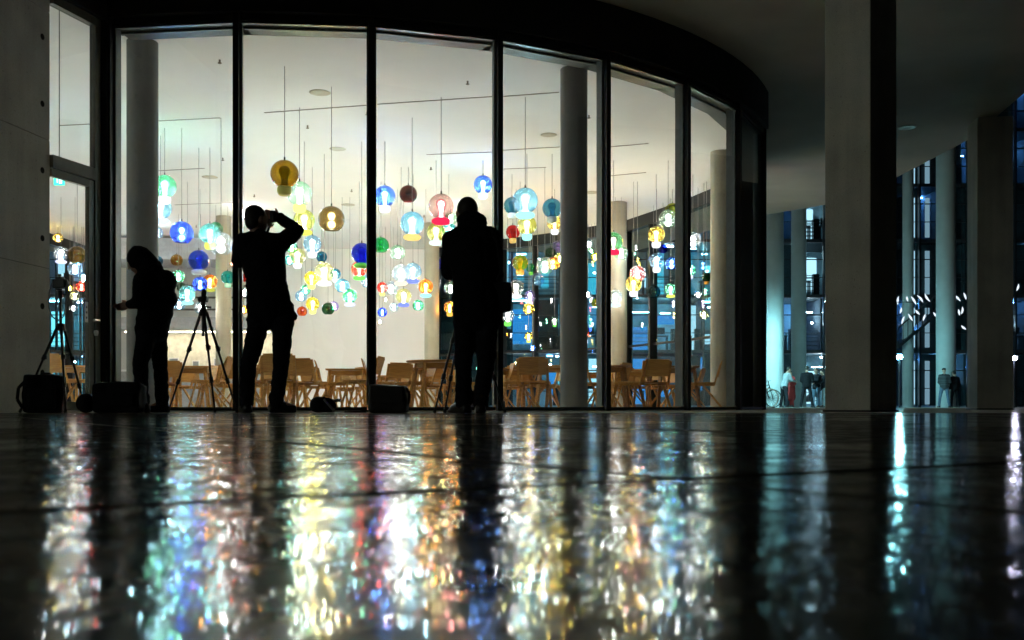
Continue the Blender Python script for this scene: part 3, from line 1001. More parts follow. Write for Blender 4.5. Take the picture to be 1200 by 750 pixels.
CH = [ # u, Z, rotation of the facing direction from away-from-camera (deg, ccw), label
 (193, 17.2, 25, 'oak chair half hidden by the walking person, left of the square table behind the tripod'),
 (246, 15.6, 95, 'oak chair in profile just left of the first black mullion'),
 (258, 17.8, 160, 'oak chair facing the glass behind the tall tripod, beside the pale round column'),
 (222, 20.5, -150, 'oak chair deep behind the square table under the bar shelf'),
 (329, 15.0, 5, 'oak chair seen from behind between the legs of the person with raised camera'),
 (362, 16.4, -20, 'oak chair with broad backrest right of the person with raised camera'),
 (306, 19.0, 150, 'oak chair deep in the room behind the left leg of the person with raised camera'),
 (391, 17.0, -80, 'oak chair in profile left of the square table above the sling bag'),
 (424, 15.6, 85, 'oak chair in profile leaning against the second black mullion from its left'),
 (409, 21.5, 175, 'oak chair facing the glass beyond the square table above the sling bag'),
 (344, 22.5, -140, 'oak chair far back behind the broad backrest chair, near the white wall'),
 (447, 16.4, -85, 'oak chair in profile just right of the second black mullion, above the square leather bag'),
 (438, 20.0, -60, 'oak chair farther back just right of the second black mullion'),
 (474, 22.0, 170, 'oak chair facing the glass behind the lower round table'),
 (511, 18.2, 20, 'oak chair seen from behind under the nearest round table'),
 (528, 21.0, 150, 'oak chair far back behind the legs of the small dark tripod'),
 (497, 20.5, 60, 'oak chair between the two round tables of the third window'),
 (609, 16.3, 80, 'oak chair in profile just left of the upright backrest chair in the fourth window'),
 (627, 16.0, -10, 'oak chair seen squarely from behind, left of the column in the fourth window'),
 (597, 21.5, 170, 'oak chair facing the glass behind the small table right of the person with shoulder bag'),
 (647, 19.5, 120, 'oak chair half hidden by the column at its left edge'),
 (694, 17.2, -60, 'oak chair between the column and the fourth black mullion'),
 (725, 20.5, 15, 'oak chair far back with low backrest in front of the far column'),
 (738, 16.6, 75, 'dark looking oak chair in profile with pale tilted backrest in the fifth window'),
 (763, 16.8, 12, 'oak chair seen from behind at the middle of the fifth window'),
 (784, 19.0, -70, 'oak chair in shade beside the fifth black mullion'),
 (824, 17.2, 80, 'oak chair in profile with pale tilted backrest alone in the sixth window'),
 (807, 20.5, 70, 'oak chair half hidden at the left of the sixth window'),
 (205, 19.5, 60, 'oak chair under the bar shelf, left of the square table behind the tall tripod'),
 (270, 19.0, -100, 'oak chair cut by the left side of the first black mullion'),
 (297, 15.8, 70, 'oak chair just right of the first black mullion, behind a trouser leg'),
 (320, 20.5, 180, 'oak chair facing the glass far behind the person with raised camera'),
 (351, 19.0, 100, 'oak chair right of the legs of the person with raised camera'),
 (374, 20.0, -30, 'oak chair partly behind the broad backrest chair in the second window'),
 (400, 23.5, 30, 'oak chair farthest back near the white wall in the second window'),
 (428, 21.0, -100, 'oak chair left of the second black mullion, deep in the room'),
 (487, 16.6, 120, 'oak chair turned sideways between lower round table and nearest round table'),
 (460, 18.0, 35, 'oak chair above the right edge of the square leather bag'),
 (540, 17.0, -80, 'oak chair behind the legs of the person bowed over a tripod'),
 (581, 18.0, 100, 'oak chair at the third black mullion right of the person bowed over'),
 (604, 19.5, 10, 'oak chair beyond the square table at the left edge of the fourth window'),
 (638, 18.6, -95, 'oak chair tucked under the round table cut by the column'),
 (716, 18.0, 60, 'oak chair by the dark round table in the fifth window'),
 (749, 20.5, 170, 'oak chair facing the glass behind the fifth window profile chair'),
 (777, 21.0, 140, 'oak chair farthest back before the far glazing in the fifth window'),
 (80, 15.0, -30, 'oak chair seen through the lower half of the glass door beside the backpack')]
for i, (u, Z, rot, lab) in enumerate(CH):
    o = chair0 if i == 0 else copy_tree(chair0)
    g = G(u, Z)
    o.location = (g.x, g.y, .012)
    o.rotation_euler = (0, 0, R_(rot))
    o['label'] = lab
def table(u, Z, w, shape, rot, lab, h=.75, m=None):
    g = G(u, Z)
    t = thing('wooden_table', lab, 'table', (g.x, g.y, .012), R_(rot), 'oak tables in the pavilion')
    m = m or M_oak
    bm = new_bm()
    if shape == 'round':
        lathe(bm, [(0, h - .035), (w / 2 - .03, h - .035), (w / 2, h - .015), (w / 2, h - .004), (w / 2 - .01, h), (0, h)], 36)
    else:
        box(bm, (0, 0, h - .016), (w, w, .032), 0, .006)
    link('tabletop', bm, m, t, shape == 'round' and False)
    k = w * (.27 if shape == 'round' else .40)
    for sx in (-1, 1):
        for sy in (-1, 1):
            bm = new_bm(); bar(bm, (sx * k, sy * k, h - .034), (sx * (k + .07), sy * (k + .07), 0), .05, .045)
            link('leg', bm, m, t)
    bm = new_bm()
    for s in (-1, 1):
        bar(bm, (-k, s * k, h - .075), (k, s * k, h - .075), .02, .07)
        bar(bm, (s * k, -k + .011, h - .075), (s * k, k - .011, h - .075), .02, .07)
    link('apron', bm, m, t)
table(222, 17.6, .75, 'square', 10, 'square oak table framed by the legs of the tall tripod')
table(407, 18.9, .75, 'square', 5, 'square oak table above the small sling bag in the second window')
table(310, 17.2, .75, 'square', -10, 'square oak table behind the person with raised camera')
table(481, 18.4, .80, 'round', 0, 'lower looking round oak table in the third window, left of the nearer round table')
table(512, 15.4, .95, 'round', 20, 'nearest round oak table, left of the person with shoulder bag')
table(461, 23.0, .75, 'square', 10, 'small looking square oak table far back above the square leather bag')
table(597, 18.6, .75, 'square', 15, 'square oak table at the left edge of the fourth window')
table(648, 17.3, .80, 'round', 0, 'round oak table cut by the column in the fourth window')
table(695, 21.0, .75, 'square', 10, 'oak table between the column and the fourth mullion')
table(719, 17.2, .60, 'round', 0, 'dark round table at the left edge of the fifth window', m=M_oak2)
table(739, 19.6, .75, 'square', -5, 'square oak table behind the profile chair in the fifth window')
table(788, 17.6, .75, 'square', 8, 'dark oak table against the fifth black mullion', m=M_oak2)
table(92, 17.5, .75, 'square', -25, 'square oak table seen low through the glass door')

# ------------------------------------------------------------------ figures: capsules fused by voxel remesh
def cap_mesh(bm, p0, r0, p1, r1, sx=1.0):
    p0, p1 = Vector(p0), Vector(p1)
    d = p1 - p0
    q = d.to_track_quat('Z', 'Y') if d.length > 1e-6 else Matrix.Identity(3).to_quaternion()
    n, seg = 5, 14
    rings = []
    Lg = d.length
    for i in range(n + 1):
        a = math.pi / 2 * (1 - i / n)
        rings.append((r0 * math.cos(a), -r0 * math.sin(a)))
    for i in range(n + 1):
        a = math.pi / 2 * i / n
        rings.append((r1 * math.cos(a), Lg + r1 * math.sin(a)))
    prev = None
    for r, z in rings:
        if r < 1e-6:
            cur = [bm.verts.new(p0 + q @ Vector((0, 0, z)))]
        else:
            cur = [bm.verts.new(p0 + q @ Vector((r * math.cos(2 * math.pi * k / seg), r * math.sin(2 * math.pi * k / seg), z))) for k in range(seg)]
        if prev:
            for k in range(seg):
                j = (k + 1) % seg
                if len(prev) == 1:
                    bm.faces.new((prev[0], cur[j], cur[k]))
                elif len(cur) == 1:
                    bm.faces.new((prev[k], prev[j], cur[0]))
                else:
                    bm.faces.new((prev[k], prev[j], cur[j], cur[k]))
        prev = cur
def ell(bm, c, rad, rot=None):
    r = bmesh.ops.create_uvsphere(bm, u_segments=18, v_segments=12, radius=1)
    m = Matrix.Translation(c) @ (rot.to_matrix().to_4x4() if rot else Matrix.Identity(4)) @ Matrix.Diagonal((*rad, 1))
    bmesh.ops.transform(bm, matrix=m, verts=r['verts'])
def fuse(name, bm, m, parent, vox=.012, it=6):
    me = bpy.data.meshes.new(name)
    bmesh.ops.recalc_face_normals(bm, faces=bm.faces[:])
    bm.to_mesh(me); bm.free()
    o = bpy.data.objects.new(name, me)
    COL.objects.link(o)
    md = o.modifiers.new('r', 'REMESH'); md.mode = 'VOXEL'; md.voxel_size = vox; md.use_smooth_shade = True
    sm = o.modifiers.new('s', 'SMOOTH'); sm.factor = .5; sm.iterations = it
    dg = bpy.context.evaluated_depsgraph_get()
    me2 = bpy.data.meshes.new_from_object(o.evaluated_get(dg))
    o.modifiers.clear()
    o.data = me2
    bpy.data.meshes.remove(me)
    me2.name = name
    me2.materials.clear(); me2.materials.append(m)
    for p in me2.polygons:
        p.use_smooth = True
    o.parent = parent
    return o
def folds(o, amp):
    """cloth creases: shallow ridges that run slantwise round the limbs"""
    me = o.data
    nor = [v.normal.copy() for v in me.vertices]
    for v, n in zip(me.vertices, nor):
        p = v.co
        a = noise.noise(Vector((p.x * 9, p.y * 9, p.z * 16 + p.x * 6)))
        b = noise.noise(Vector((p.x * 22 + 5, p.y * 22, p.z * 34)))
        v.co = p + n * amp * (1.0 * a + .5 * (1 - 2 * abs(b)) - .1)
    return o
def hand(bm, wrist, d, side, curl=.5, s=1.0):
    """palm, four unequal bent fingers and a thumb; d = pointing direction, side = towards the thumb"""
    d = Vector(d).normalized(); side = Vector(side)
    side = (side - d * side.dot(d)).normalized()
    nrm = d.cross(side).normalized()
    w = Vector(wrist)
    for k in range(4):
        a = (k - 1.5) * .021 * s
        kn = w + d * (.088 - .006 * abs(k - 1)) * s - side * a
        cap_mesh(bm, w + d * .012 * s - side * a * .5, .0135 * s, kn, .0115 * s)
        ln = (.072, .082, .076, .060)[k] * s
        p, dd = kn, d.copy()
        for j, f in enumerate((.45, .32, .27)):
            rot = Matrix.Rotation(curl * (.55 + .15 * j), 3, side)
            dd = rot @ dd
            q = p + dd * ln * f
            cap_mesh(bm, p, (.0098 - .0009 * j) * s, q, (.0090 - .0010 * j) * s)
            p = q
    b = w + d * .025 * s + side * .026 * s
    e = b + (d * .6 + side * .75 + nrm * .25 * curl).normalized() * .038 * s
    f = e + (d * .9 + side * .25 + nrm * .5 * curl).normalized() * .032 * s
    cap_mesh(bm, w + d * .012 * s + side * .012 * s, .014 * s, b, .0135 * s)
    cap_mesh(bm, b, .0125 * s, e, .0105 * s)
    cap_mesh(bm, e, .0105 * s, f, .0085 * s)
def figure(label, root, J, face, jm, tm, hairm=M_hair, vox=.009, hat=None, skirt=None, fingers=True, hood=False, hem=None, hood_up=False, bulk=None, cat='person', sc=1.0, arms_bare=False, group=None):
    """J: world joints: head, neck, chest, waist, hip, shl, shr, ell, elr, wrl, wrr, hpl, hpr, knl, knr, anl, anr, tol, tor"""
    t = thing('person', label, cat, root, 0, group)
    o0 = Vector(root)
    j = {k: Vector(v) - o0 for k, v in J.items()}
    face = Vector(face).normalized()
    fq = face.to_track_quat('Y', 'Z')
    rt = fq @ Vector((1, 0, 0)); up = fq @ Vector((0, 0, 1))
    h = j['head']
    s = sc
    bm = new_bm()
    ell(bm, h + up * .015 * s, Vector((.076, .098, .105)) * s, fq)
    ell(bm, h + face * .022 * s - up * .055 * s, Vector((.058, .072, .062)) * s, fq)     # jaw
    cap_mesh(bm, h + face * .095 * s + up * .02 * s, .011 * s, h + face * .112 * s - up * .018 * s, .015 * s)   # nose
    ell(bm, h + face * .088 * s - up * .052 * s, Vector((.026, .014, .010)) * s, fq)     # mouth
    for sd in (-1, 1):
        ell(bm, h + rt * sd * .079 * s - up * .002 * s, Vector((.012, .024, .034)) * s, fq)   # ear
        ell(bm, h + face * .080 * s + rt * sd * .032 * s + up * .016 * s, Vector((.015, .012, .010)) * s, fq)  # eye
    cap_mesh(bm, h - up * .06 * s - face * .02 * s, .056 * s, j['neck'], .062 * s)
    cap_mesh(bm, j['neck'], .07 * s, j['chest'], .12 * s)
    cap_mesh(bm, j['chest'], .13 * s, j['waist'], .13 * s)
    cap_mesh(bm, j['waist'], .13 * s, j['hip'], .14 * s)
    for sd in 'lr':
        cap_mesh(bm, j['chest'], .10 * s, j['sh' + sd], .062 * s)
        cap_mesh(bm, j['sh' + sd], .054 * s, j['el' + sd], .041 * s)
        cap_mesh(bm, j['el' + sd], .041 * s, j['wr' + sd], .028 * s)
        cap_mesh(bm, j['hp' + sd], .082 * s, j['kn' + sd], .056 * s)
        cap_mesh(bm, j['kn' + sd], .054 * s, j['an' + sd], .038 * s)
        cap_mesh(bm, j['hip'], .11 * s, j['hp' + sd], .09 * s)
        dv = (j['wr' + sd] - j['el' + sd]).normalized()
        if 'hd' + sd in j:
            dv = (j['hd' + sd] - j['wr' + sd]).normalized()
        if fingers:
            hand(bm, j['wr' + sd], dv, up if abs(dv.dot(up)) < .8 else face, .7, s)
        else:
            cap_mesh(bm, j['wr' + sd], .03 * s, j['wr' + sd] + dv * .12 * s, .03 * s)
        cap_mesh(bm, j['an' + sd], .036 * s, j['to' + sd] + Vector((0, 0, .02)), .03 * s)
    fuse('body', bm, M_skin, t, vox)
    # jacket
    bm = new_bm()
    cv = Vector((0, 0, 1))
    cap_mesh(bm, j['neck'] - up * .01, .078 * s, j['chest'], .135 * s)
    for sd in 'lr':
        cap_mesh(bm, j['neck'] - cv * .03 * s, .075 * s, j['sh' + sd], .078 * s)
        cap_mesh(bm, j['chest'], .14 * s, j['sh' + sd] * .6 + j['chest'] * .4, .11 * s)
        if not arms_bare:
            cap_mesh(bm, j['sh' + sd], .08 * s, j['el' + sd], .062 * s)
            cap_mesh(bm, j['el' + sd], .062 * s, j['wr' + sd], .043 * s)
        else:
            cap_mesh(bm, j['sh' + sd], .076 * s, j['sh' + sd].lerp(j['el' + sd], .6), .062 * s)
        side = (j['sh' + sd] - j['chest']); side.z = 0
        side = side * .42
        cap_mesh(bm, j['chest'] + side, .12 * s, j['waist'] + side * .8, .118 * s)
        cap_mesh(bm, j['waist'] + side * .8, .118 * s, j['hip'] + side * .95 - cv * .02 * s, .125 * s)
    cap_mesh(bm, j['chest'], .15 * s, j['waist'], .145 * s)
    cap_mesh(bm, j['waist'], .145 * s, j['hip'], .15 * s)
    if hood:
        ell(bm, j['neck'] - face * .07 * s + up * .02, Vector((.12, .09, .08)) * s, fq)
    if hood_up:
        ell(bm, h - face * .03 * s + up * .015 * s, Vector((.105, .118, .125)) * s, fq)
        cap_mesh(bm, h - face * .05 * s, .10 * s, j['neck'] - face * .03, .115 * s)
    for p, r in (bulk or []):
        cap_mesh(bm, j['chest'], .12 * s, Vector(p) - o0, r)
    if hem:
        for p, r in hem:
            cap_mesh(bm, j['hip'], .11 * s, Vector(p) - o0, r)
    folds(fuse('jacket', bm, jm, t, vox * 1.25), .011 * s)
    # trousers / skirt
    bm = new_bm()
    cap_mesh(bm, j['waist'].lerp(j['hip'], .5), .135 * s, j['hip'], .145 * s)
    for sd in 'lr':
        cap_mesh(bm, j['hip'], .13 * s, j['hp' + sd], .105 * s)
        cap_mesh(bm, j['hp' + sd], .094 * s, j['kn' + sd], .068 * s)
        cap_mesh(bm, j['kn' + sd], .068 * s, j['an' + sd] + Vector((0, 0, .02)), .058 * s)
        cap_mesh(bm, j['an' + sd] + Vector((0, 0, .05)), .066 * s, j['an' + sd] + Vector((0, 0, .0)), .06 * s)
    if skirt:
        mid = (j['knl'] + j['knr']) / 2
        cap_mesh(bm, j['hip'], .15 * s, mid, .2 * s)
    folds(fuse('skirt' if skirt else 'trousers', bm, skirt or tm, t, vox * 1.25), .009 * s)
    for sd in 'lr':
        a, b = j['an' + sd], j['to' + sd]
        bm = new_bm()
        back = (a - b); back.z = 0; back = back.normalized()
        hz = Vector((a.x, a.y, 0)) + back * .035 * s
        cap_mesh(bm, Vector((hz.x, hz.y, .045 * s)), .042 * s, Vector((b.x, b.y, .036 * s)), .038 * s)
        cap_mesh(bm, a + Vector((0, 0, .02)), .052 * s, Vector((hz.x, hz.y, .05 * s)) * .35 + Vector((b.x, b.y, .05 * s)) * .65, .034 * s)
        box(bm, ((hz.x + b.x) / 2, (hz.y + b.y) / 2, .014), ((Vector((b.x, b.y)) - Vector((hz.x, hz.y))).length + .06 * s, .085 * s, .026), math.atan2(-back.y, -back.x))
        ob = fuse('shoe', bm, M_shoe, t, .008)
    bm = new_bm()
    if hat:
        ell(bm, h + up * .06 * s, Vector((.092, .11, .062)) * s, fq)
        ell(bm, h + up * .045 * s + face * .09 * s, Vector((.07, .06, .012)) * s, fq)
        fuse('cap', bm, hat, t, vox)
    else:
        ell(bm, h + up * .034 * s - face * .016 * s, Vector((.083, .098, .098)) * s, fq)
        ell(bm, h - face * .048 * s - up * .02 * s, Vector((.07, .058, .07)) * s, fq)
        fuse('hair', bm, hairm, t, vox)
    return t
def PJ(Z, **kw):
    r = {}
    for k, a in kw.items():
        r[k] = P(a[0], a[1], Z + (a[2] if len(a) > 2 else 0))
    return r

# person 1: photographing the lamps with both hands raised
Z1 = 9.0
J1 = PJ(Z1, head=(301, 258), neck=(303, 276), chest=(306, 296), waist=(312, 330), hip=(316, 365), shl=(285, 284, -.02), shr=(330, 284, .02), ell=(280, 306, .18), elr=(348, 270, .14),
        wrl=(311, 268, .30), wrr=(328, 255, .22), hdl=(316, 258, .30), hdr=(318, 252, .24), hpl=(304, 376), hpr=(331, 376), knl=(291, 428), knr=(329, 430, .03), anl=(289, 470, -.02), anr=(324, 471, 0),
        tol=(284, 480, .16), tor=(343, 480, .05))
J1['anl'].z = J1['anr'].z = .085; J1['tol'].z = J1['tor'].z = .03
figure('person in black jacket standing with legs apart, raising a camera to the lamps', (G(310, Z1)), J1, (.72, .66, .12), M_cloth, M_cloth2, sc=1.05,
       hem=[(P(343, 371, Z1), .045), (P(333, 362, Z1), .09), (P(299, 374, Z1), .075)])
def make_camera(label, c, aim, s=1.0, lens_len=.07, strap=None):
    t = thing('camera', label, 'camera', c, 0)
    q = Vector(aim).normalized().to_track_quat('Y', 'Z').to_matrix().to_4x4()
    def part(n, bm, m, sm=False, par=t):
        bmesh.ops.transform(bm, matrix=q, verts=bm.verts[:])
        return link(n, bm, m, par, sm)
    bm = new_bm(); box(bm, (0, 0, 0), (.135 * s, .055 * s, .09 * s), 0, .010 * s)
    box(bm, (.05 * s, .02 * s, -.002), (.032 * s, .04 * s, .08 * s), 0, .008 * s)
    part('camera_body', bm, M_plastic)
    bm = new_bm(); box(bm, (0, 0, .052 * s), (.06 * s, .05 * s, .032 * s), 0, .010 * s)
    part('viewfinder', bm, M_plastic)
    bm = new_bm(); tube(bm, (0, .025 * s, -.004), (0, .03 * s + lens_len, -.004), .034 * s, .036 * s, 20)
    tube(bm, (0, .03 * s + lens_len * .4, -.004), (0, .03 * s + lens_len * .7, -.004), .038 * s, .038 * s, 20)
    ln = part('lens', bm, M_plastic)
    bm = new_bm(); tube(bm, (0, .031 * s + lens_len, -.004), (0, .033 * s + lens_len, -.004), .030 * s, .030 * s, 20)
    part('front_glass', bm, M_lens, par=ln)
    bm = new_bm(); tube(bm, (.045 * s, 0, .045 * s), (.045 * s, 0, .058 * s), .010 * s, .010 * s, 12)
    part('dial', bm, M_plastic)
    if strap:
        bm = new_bm()
        path(bm, [Vector(p) for p in strap], .006, 6)
        link('strap', bm, M_grey, t)
    return t
make_camera('black camera held up to the eye by the person standing with legs apart', P(319.5, 255.5, Z1 + .25), (.75, .65, .12), 1.0)

# person 2: standing behind a tripod, seen from behind, shoulder bag
Z2 = 8.2
J2 = PJ(Z2, head=(547.5, 251), neck=(550, 267), chest=(551, 290), waist=(555, 325), hip=(558, 368), shl=(530, 281), shr=(575, 279), ell=(525, 318, .12), elr=(581, 322, .05),
        wrl=(541, 326, .34), wrr=(573, 330, .30), hpl=(546, 378), hpr=(570, 378), knl=(543, 428, .03), knr=(569, 430, .02), anl=(543, 474, .0), anr=(563, 474, .02), tol=(532, 482, .12), tor=(562, 482, .22))
J2['anl'].z = J2['anr'].z = .085; J2['tol'].z = J2['tor'].z = .03
figure('person in dark hooded coat seen from behind, head bowed over a tripod', (G(553, Z2)), J2, (-.25, .92, -.28), M_cloth, M_cloth2, sc=1.06, hood=True,
       hem=[(P(578, 376, Z2), .065), (P(544, 376, Z2), .07)])
# shoulder bag
def soft_bag(name, label, cat, c, size, m, rz=0, rough=.03, extra=None, vox=.012, bev=.16):
    t = thing(name, label, cat, c, rz)
    bm = new_bm()
    box(bm, (0, 0, size[2] / 2), size, 0, min(size) * bev)
    bmesh.ops.subdivide_edges(bm, edges=bm.edges[:], cuts=3, use_grid_fill=True)
    for v in bm.verts:
        n = noise.noise_vector(v.co * 7 + Vector((c[0], c[1], 3)))
        k = min(1, v.co.z / .05)
        v.co += n * rough * k
        v.co.z = max(v.co.z, 0)
    b = fuse('bag_body', bm, m, t, vox, 4)
    return t
sb = soft_bag('shoulder_bag', 'dark shoulder bag on the right hip of the person bowed over a tripod', 'bag', P(588, 366, Z2 - .02), (.17, .12, .25), M_bag, bev=.42)
bm = new_bm()
q0 = P(572, 272, Z2 - .02) - sb.location
path(bm, [Vector((-.06, 0, .22)), P(587, 318, Z2 - .11) - sb.location, P(583, 285, Z2 - .10) - sb.location, P(574, 269, Z2 - .04) - sb.location], .012, 6)
link('shoulder_strap', bm, M_bag, sb)

# person 3: stooping, stepping to the left
Z3 = 9.4
J3 = PJ(Z3, head=(162, 306, -.02), neck=(173, 317), chest=(179, 333), waist=(183, 358), hip=(179, 385), shl=(166, 329, -.14), shr=(181, 327, .17), ell=(163, 353, -.2), elr=(195, 350, .2),
        wrl=(153, 357, -.18), wrr=(188, 371, .22), hdl=(145, 359, -.18), hpl=(173, 390, -.08), hpr=(184, 390, .09), knl=(164, 428, -.1), knr=(188, 430, .1), anl=(167, 470, -.1), anr=(190, 471, .1),
        tol=(153, 480, -.12), tor=(179, 480, .08))
J3['anl'].z = J3['anr'].z = .085; J3['tol'].z = J3['tor'].z = .03
figure('stooping hooded person in black jacket stepping towards the glass door, hand held out', (G(178, Z3)), J3, (-.9, .1, -.5), M_cloth, M_cloth2, sc=1.0, hood_up=True,
       bulk=[(P(192, 331, Z3), .12), (P(195, 350, Z3), .10), (P(186, 362, Z3), .14)])

# ------------------------------------------------------------------ tripods
def tripod(label, Z, apex, feet, col, thick=1.0, head_v=None):
    a = P(apex[0], apex[1], Z)
    base = Vector((a.x, a.y, 0))
    t = thing('tripod', label, 'tripod', base)
    a -= base
    for (u, dz) in feet:
        f = G(u, Z + dz) - base
        d = f - a
        s = a + Vector((d.x, d.y, 0)).normalized() * .03
        ps = [s + (f - s) * k for k in (0, .36, .68, 1)]
        bm = new_bm(); tube(bm, ps[0], ps[1], .014 * thick, .013 * thick, 10)
        lg = link('leg', bm, M_plastic, t)
        bm = new_bm(); tube(bm, ps[1], ps[2], .0105 * thick, .0105 * thick, 10); link('middle_tube', bm, M_plastic, lg)
        bm = new_bm(); tube(bm, ps[2], ps[3], .0085 * thick, .0085 * thick, 10); link('lower_tube', bm, M_plastic, lg)
        bm = new_bm()
        e = (f - s).normalized()
        for p in (ps[1], ps[2]):
            tube(bm, p - e * .025, p + e * .025, .018 * thick, .018 * thick, 10)
        box(bm, ps[1] + Vector((.015, 0, 0)), (.02, .02, .035))
        link('leg_clamp', bm, M_plastic, lg)
        bm = new_bm(); tube(bm, f - e * .04, Vector((f.x, f.y, .004)), .012 * thick, .015 * thick, 10); link('rubber_foot', bm, M_rub, lg)
    bm = new_bm()
    tube(bm, a - Vector((0, 0, .035)), a + Vector((0, 0, .03)), .04 * thick, .034 * thick, 14)
    link('collar', bm, M_plastic, t)
    top = P(apex[0] + col[2], col[0], Z) - base
    bot = P(apex[0], col[1], Z) - base
    bm = new_bm(); tube(bm, bot, top, .0125 * thick, .0125 * thick, 12)
    link('centre_column', bm, M_plastic, t)
    bm = new_bm()
    tube(bm, top - Vector((0, 0, .02)), top + Vector((0, 0, .05)), .022, .024, 12)
    tube(bm, top + Vector((.02, 0, .02)), top + Vector((.075, -.01, .012)), .007, .010, 8)
    box(bm, top + Vector((0, 0, .058)), (.06, .06, .014), 0, .003)
    link('ball_head', bm, M_plastic, t)
    return t, top + base
tp, top = tripod('black tripod with a camera and hanging strap before the concrete wall, leftmost of the tripods', 9.1, (71.5, 383), ((23, -.15), (77, -.45), (101, .25)), (347, 392, -1))
ct = top + Vector((0, 0, .115))
sp = [Vector((-.065, 0, .02)), Vector((-.085, -.03, -.08)), Vector((-.09, -.03, -.22)), Vector((-.06, -.04, -.30)), Vector((0, -.05, -.345)), Vector((.045, -.04, -.31)), Vector((.075, -.03, -.2)), Vector((.08, -.03, -.08)), Vector((.065, 0, .02))]
make_camera('black camera with a looped strap on the leftmost tripod', ct, (.25, .95, .1), .92, .06, strap=sp)
tp, top = tripod('tall black tripod between the stooping person and the first black mullion', 9.0, (238, 366), ((197, .3), (252, -.4), (278, .1)), (362, 394, 0))
make_camera('camera with its lens pointing up on the tall tripod beside the first mullion', top + Vector((0, 0, .085)), (.03, .25, .97), .62, .07)
tripod('dark tripod half hidden behind the person with hooded coat', 8.55, (546, 352), ((509, -.10), (521, .35), (592, .1)), (322, 372, 0))

# ------------------------------------------------------------------ bags on the ground
bp_ = soft_bag('backpack', 'black backpack standing under the leftmost tripod', 'backpack', G(53, 8.9), (.33, .22, .33), M_bag, .2)
bm = new_bm(); path(bm, [Vector((-.13, -.08, .3)), Vector((-.19, -.12, .22)), Vector((-.20, -.12, .12)), Vector((-.16, -.10, .04))], .014, 8)
link('shoulder_strap', bm, M_bag, bp_)
bm = new_bm(); path(bm, [Vector((-.04, 0, .32)), Vector((-.03, 0, .352)), Vector((.04, 0, .352)), Vector((.05, 0, .32))], .010, 8)
link('carry_loop', bm, M_bag, bp_)
bm = new_bm(); box(bm, (0, -.125, .13), (.24, .06, .18), 0, .025); link('front_pocket', bm, M_bag, bp_)
dz = 9.0
cb = soft_bag('camera_bag', 'wide black camera bag on the ground between the leftmost tripod and the stooping person', 'bag', G(141, dz), (.42, .24, .27), M_bag, .05)
bm = new_bm(); path(bm, [Vector((-.12, 0, .255)), Vector((-.07, .02, .275)), Vector((.05, .02, .272)), Vector((.10, 0, .25))], .012, 8); link('carry_handle', bm, M_bag, cb)
bm = new_bm(); box(bm, (.06, -.13, .12), (.2, .05, .13), 0, .02); link('side_pocket', bm, M_bag, cb)
pt = thing('round_pouch', 'round black pouch leaning against the left end of the wide camera bag', 'pouch', G(101, 8.95))
bm = new_bm(); ell(bm, Vector((0, 0, .088)), Vector((.09, .08, .088))); link('pouch_body', bm, M_bag, pt, True)
bm = new_bm(); ell(bm, Vector((.0, -.02, .10)), Vector((.07, .075, .07))); link('pouch_flap', bm, M_bag, pt, True)
bm = new_bm(); path(bm, [Vector((.06, 0, .14)), Vector((.1, 0, .19)), Vector((.12, 0, .12))], .008, 6); link('loop', bm, M_grey, pt)
lc = thing('lens_cap_case', 'tiny black case standing right of the wide camera bag', 'case', G(172.5, 9.0))
bm = new_bm(); lathe(bm, [(0, 0), (.026, 0), (.028, .035), (.02, .045), (.02, .065), (.014, .075), (0, .075)], 14); link('case_body', bm, M_plastic, lc, True)
bm = new_bm(); path(bm, [Vector((-.015, 0, .07)), Vector((0, 0, .09)), Vector((.015, 0, .07))], .004, 6); link('loop', bm, M_plastic, lc)
gb = thing('sling_bag', 'small rounded black sling bag with pale strap on the ground', 'bag', G(381, 9.0))
bm = new_bm()
cap_mesh(bm, (-.075, 0, .065), .065, (.05, 0, .06), .055); ell(bm, Vector((-.06, 0, .075)), Vector((.08, .08, .075)))
cap_mesh(bm, (-.02, 0, .12), .03, (.05, .0, .11), .022)
fuse('bag_body', bm, M_bag, gb, .009)
bm = new_bm(); path(bm, [Vector((.0, -.055, .12)), Vector((.04, -.07, .08)), Vector((.075, -.06, .04)), Vector((.09, -.04, .015))], .012, 8); link('pale_strap', bm, M_grey, gb)
bm = new_bm(); path(bm, [Vector((.02, 0, .12)), Vector((.08, 0, .105)), Vector((.125, 0, .115)), Vector((.14, 0, .11))], .016, 8); link('buckle_end', bm, M_plastic, gb)
lb = soft_bag('leather_bag', 'square dark leather bag on the ground beside the second black mullion', 'bag', G(455.5, 8.9), (.34, .2, .25), M_bagl, -.05, .02)
bm = new_bm(); box(bm, (0, -.025, .232), (.31, .17, .022), 0, .009, Matrix.Rotation(R_(3), 4, 'Y')); box(bm, (0, -.112, .16), (.29, .02, .15), 0, .008); link('flap', bm, M_bagl, lb)
bm = new_bm(); path(bm, [Vector((-.17, -.02, .02)), Vector((-.25, -.05, .012)), Vector((-.38, -.06, .012)), Vector((-.33, -.11, .012)), Vector((-.18, -.1, .012))], .011, 6); link('trailing_strap', bm, M_bagl, lb)
bm = new_bm(); path(bm, [Vector((.16, 0, .22)), Vector((.19, -.02, .17)), Vector((.185, -.02, .1)), Vector((.165, -.02, .06))], .013, 6); link('side_strap', bm, M_bagl, lb)

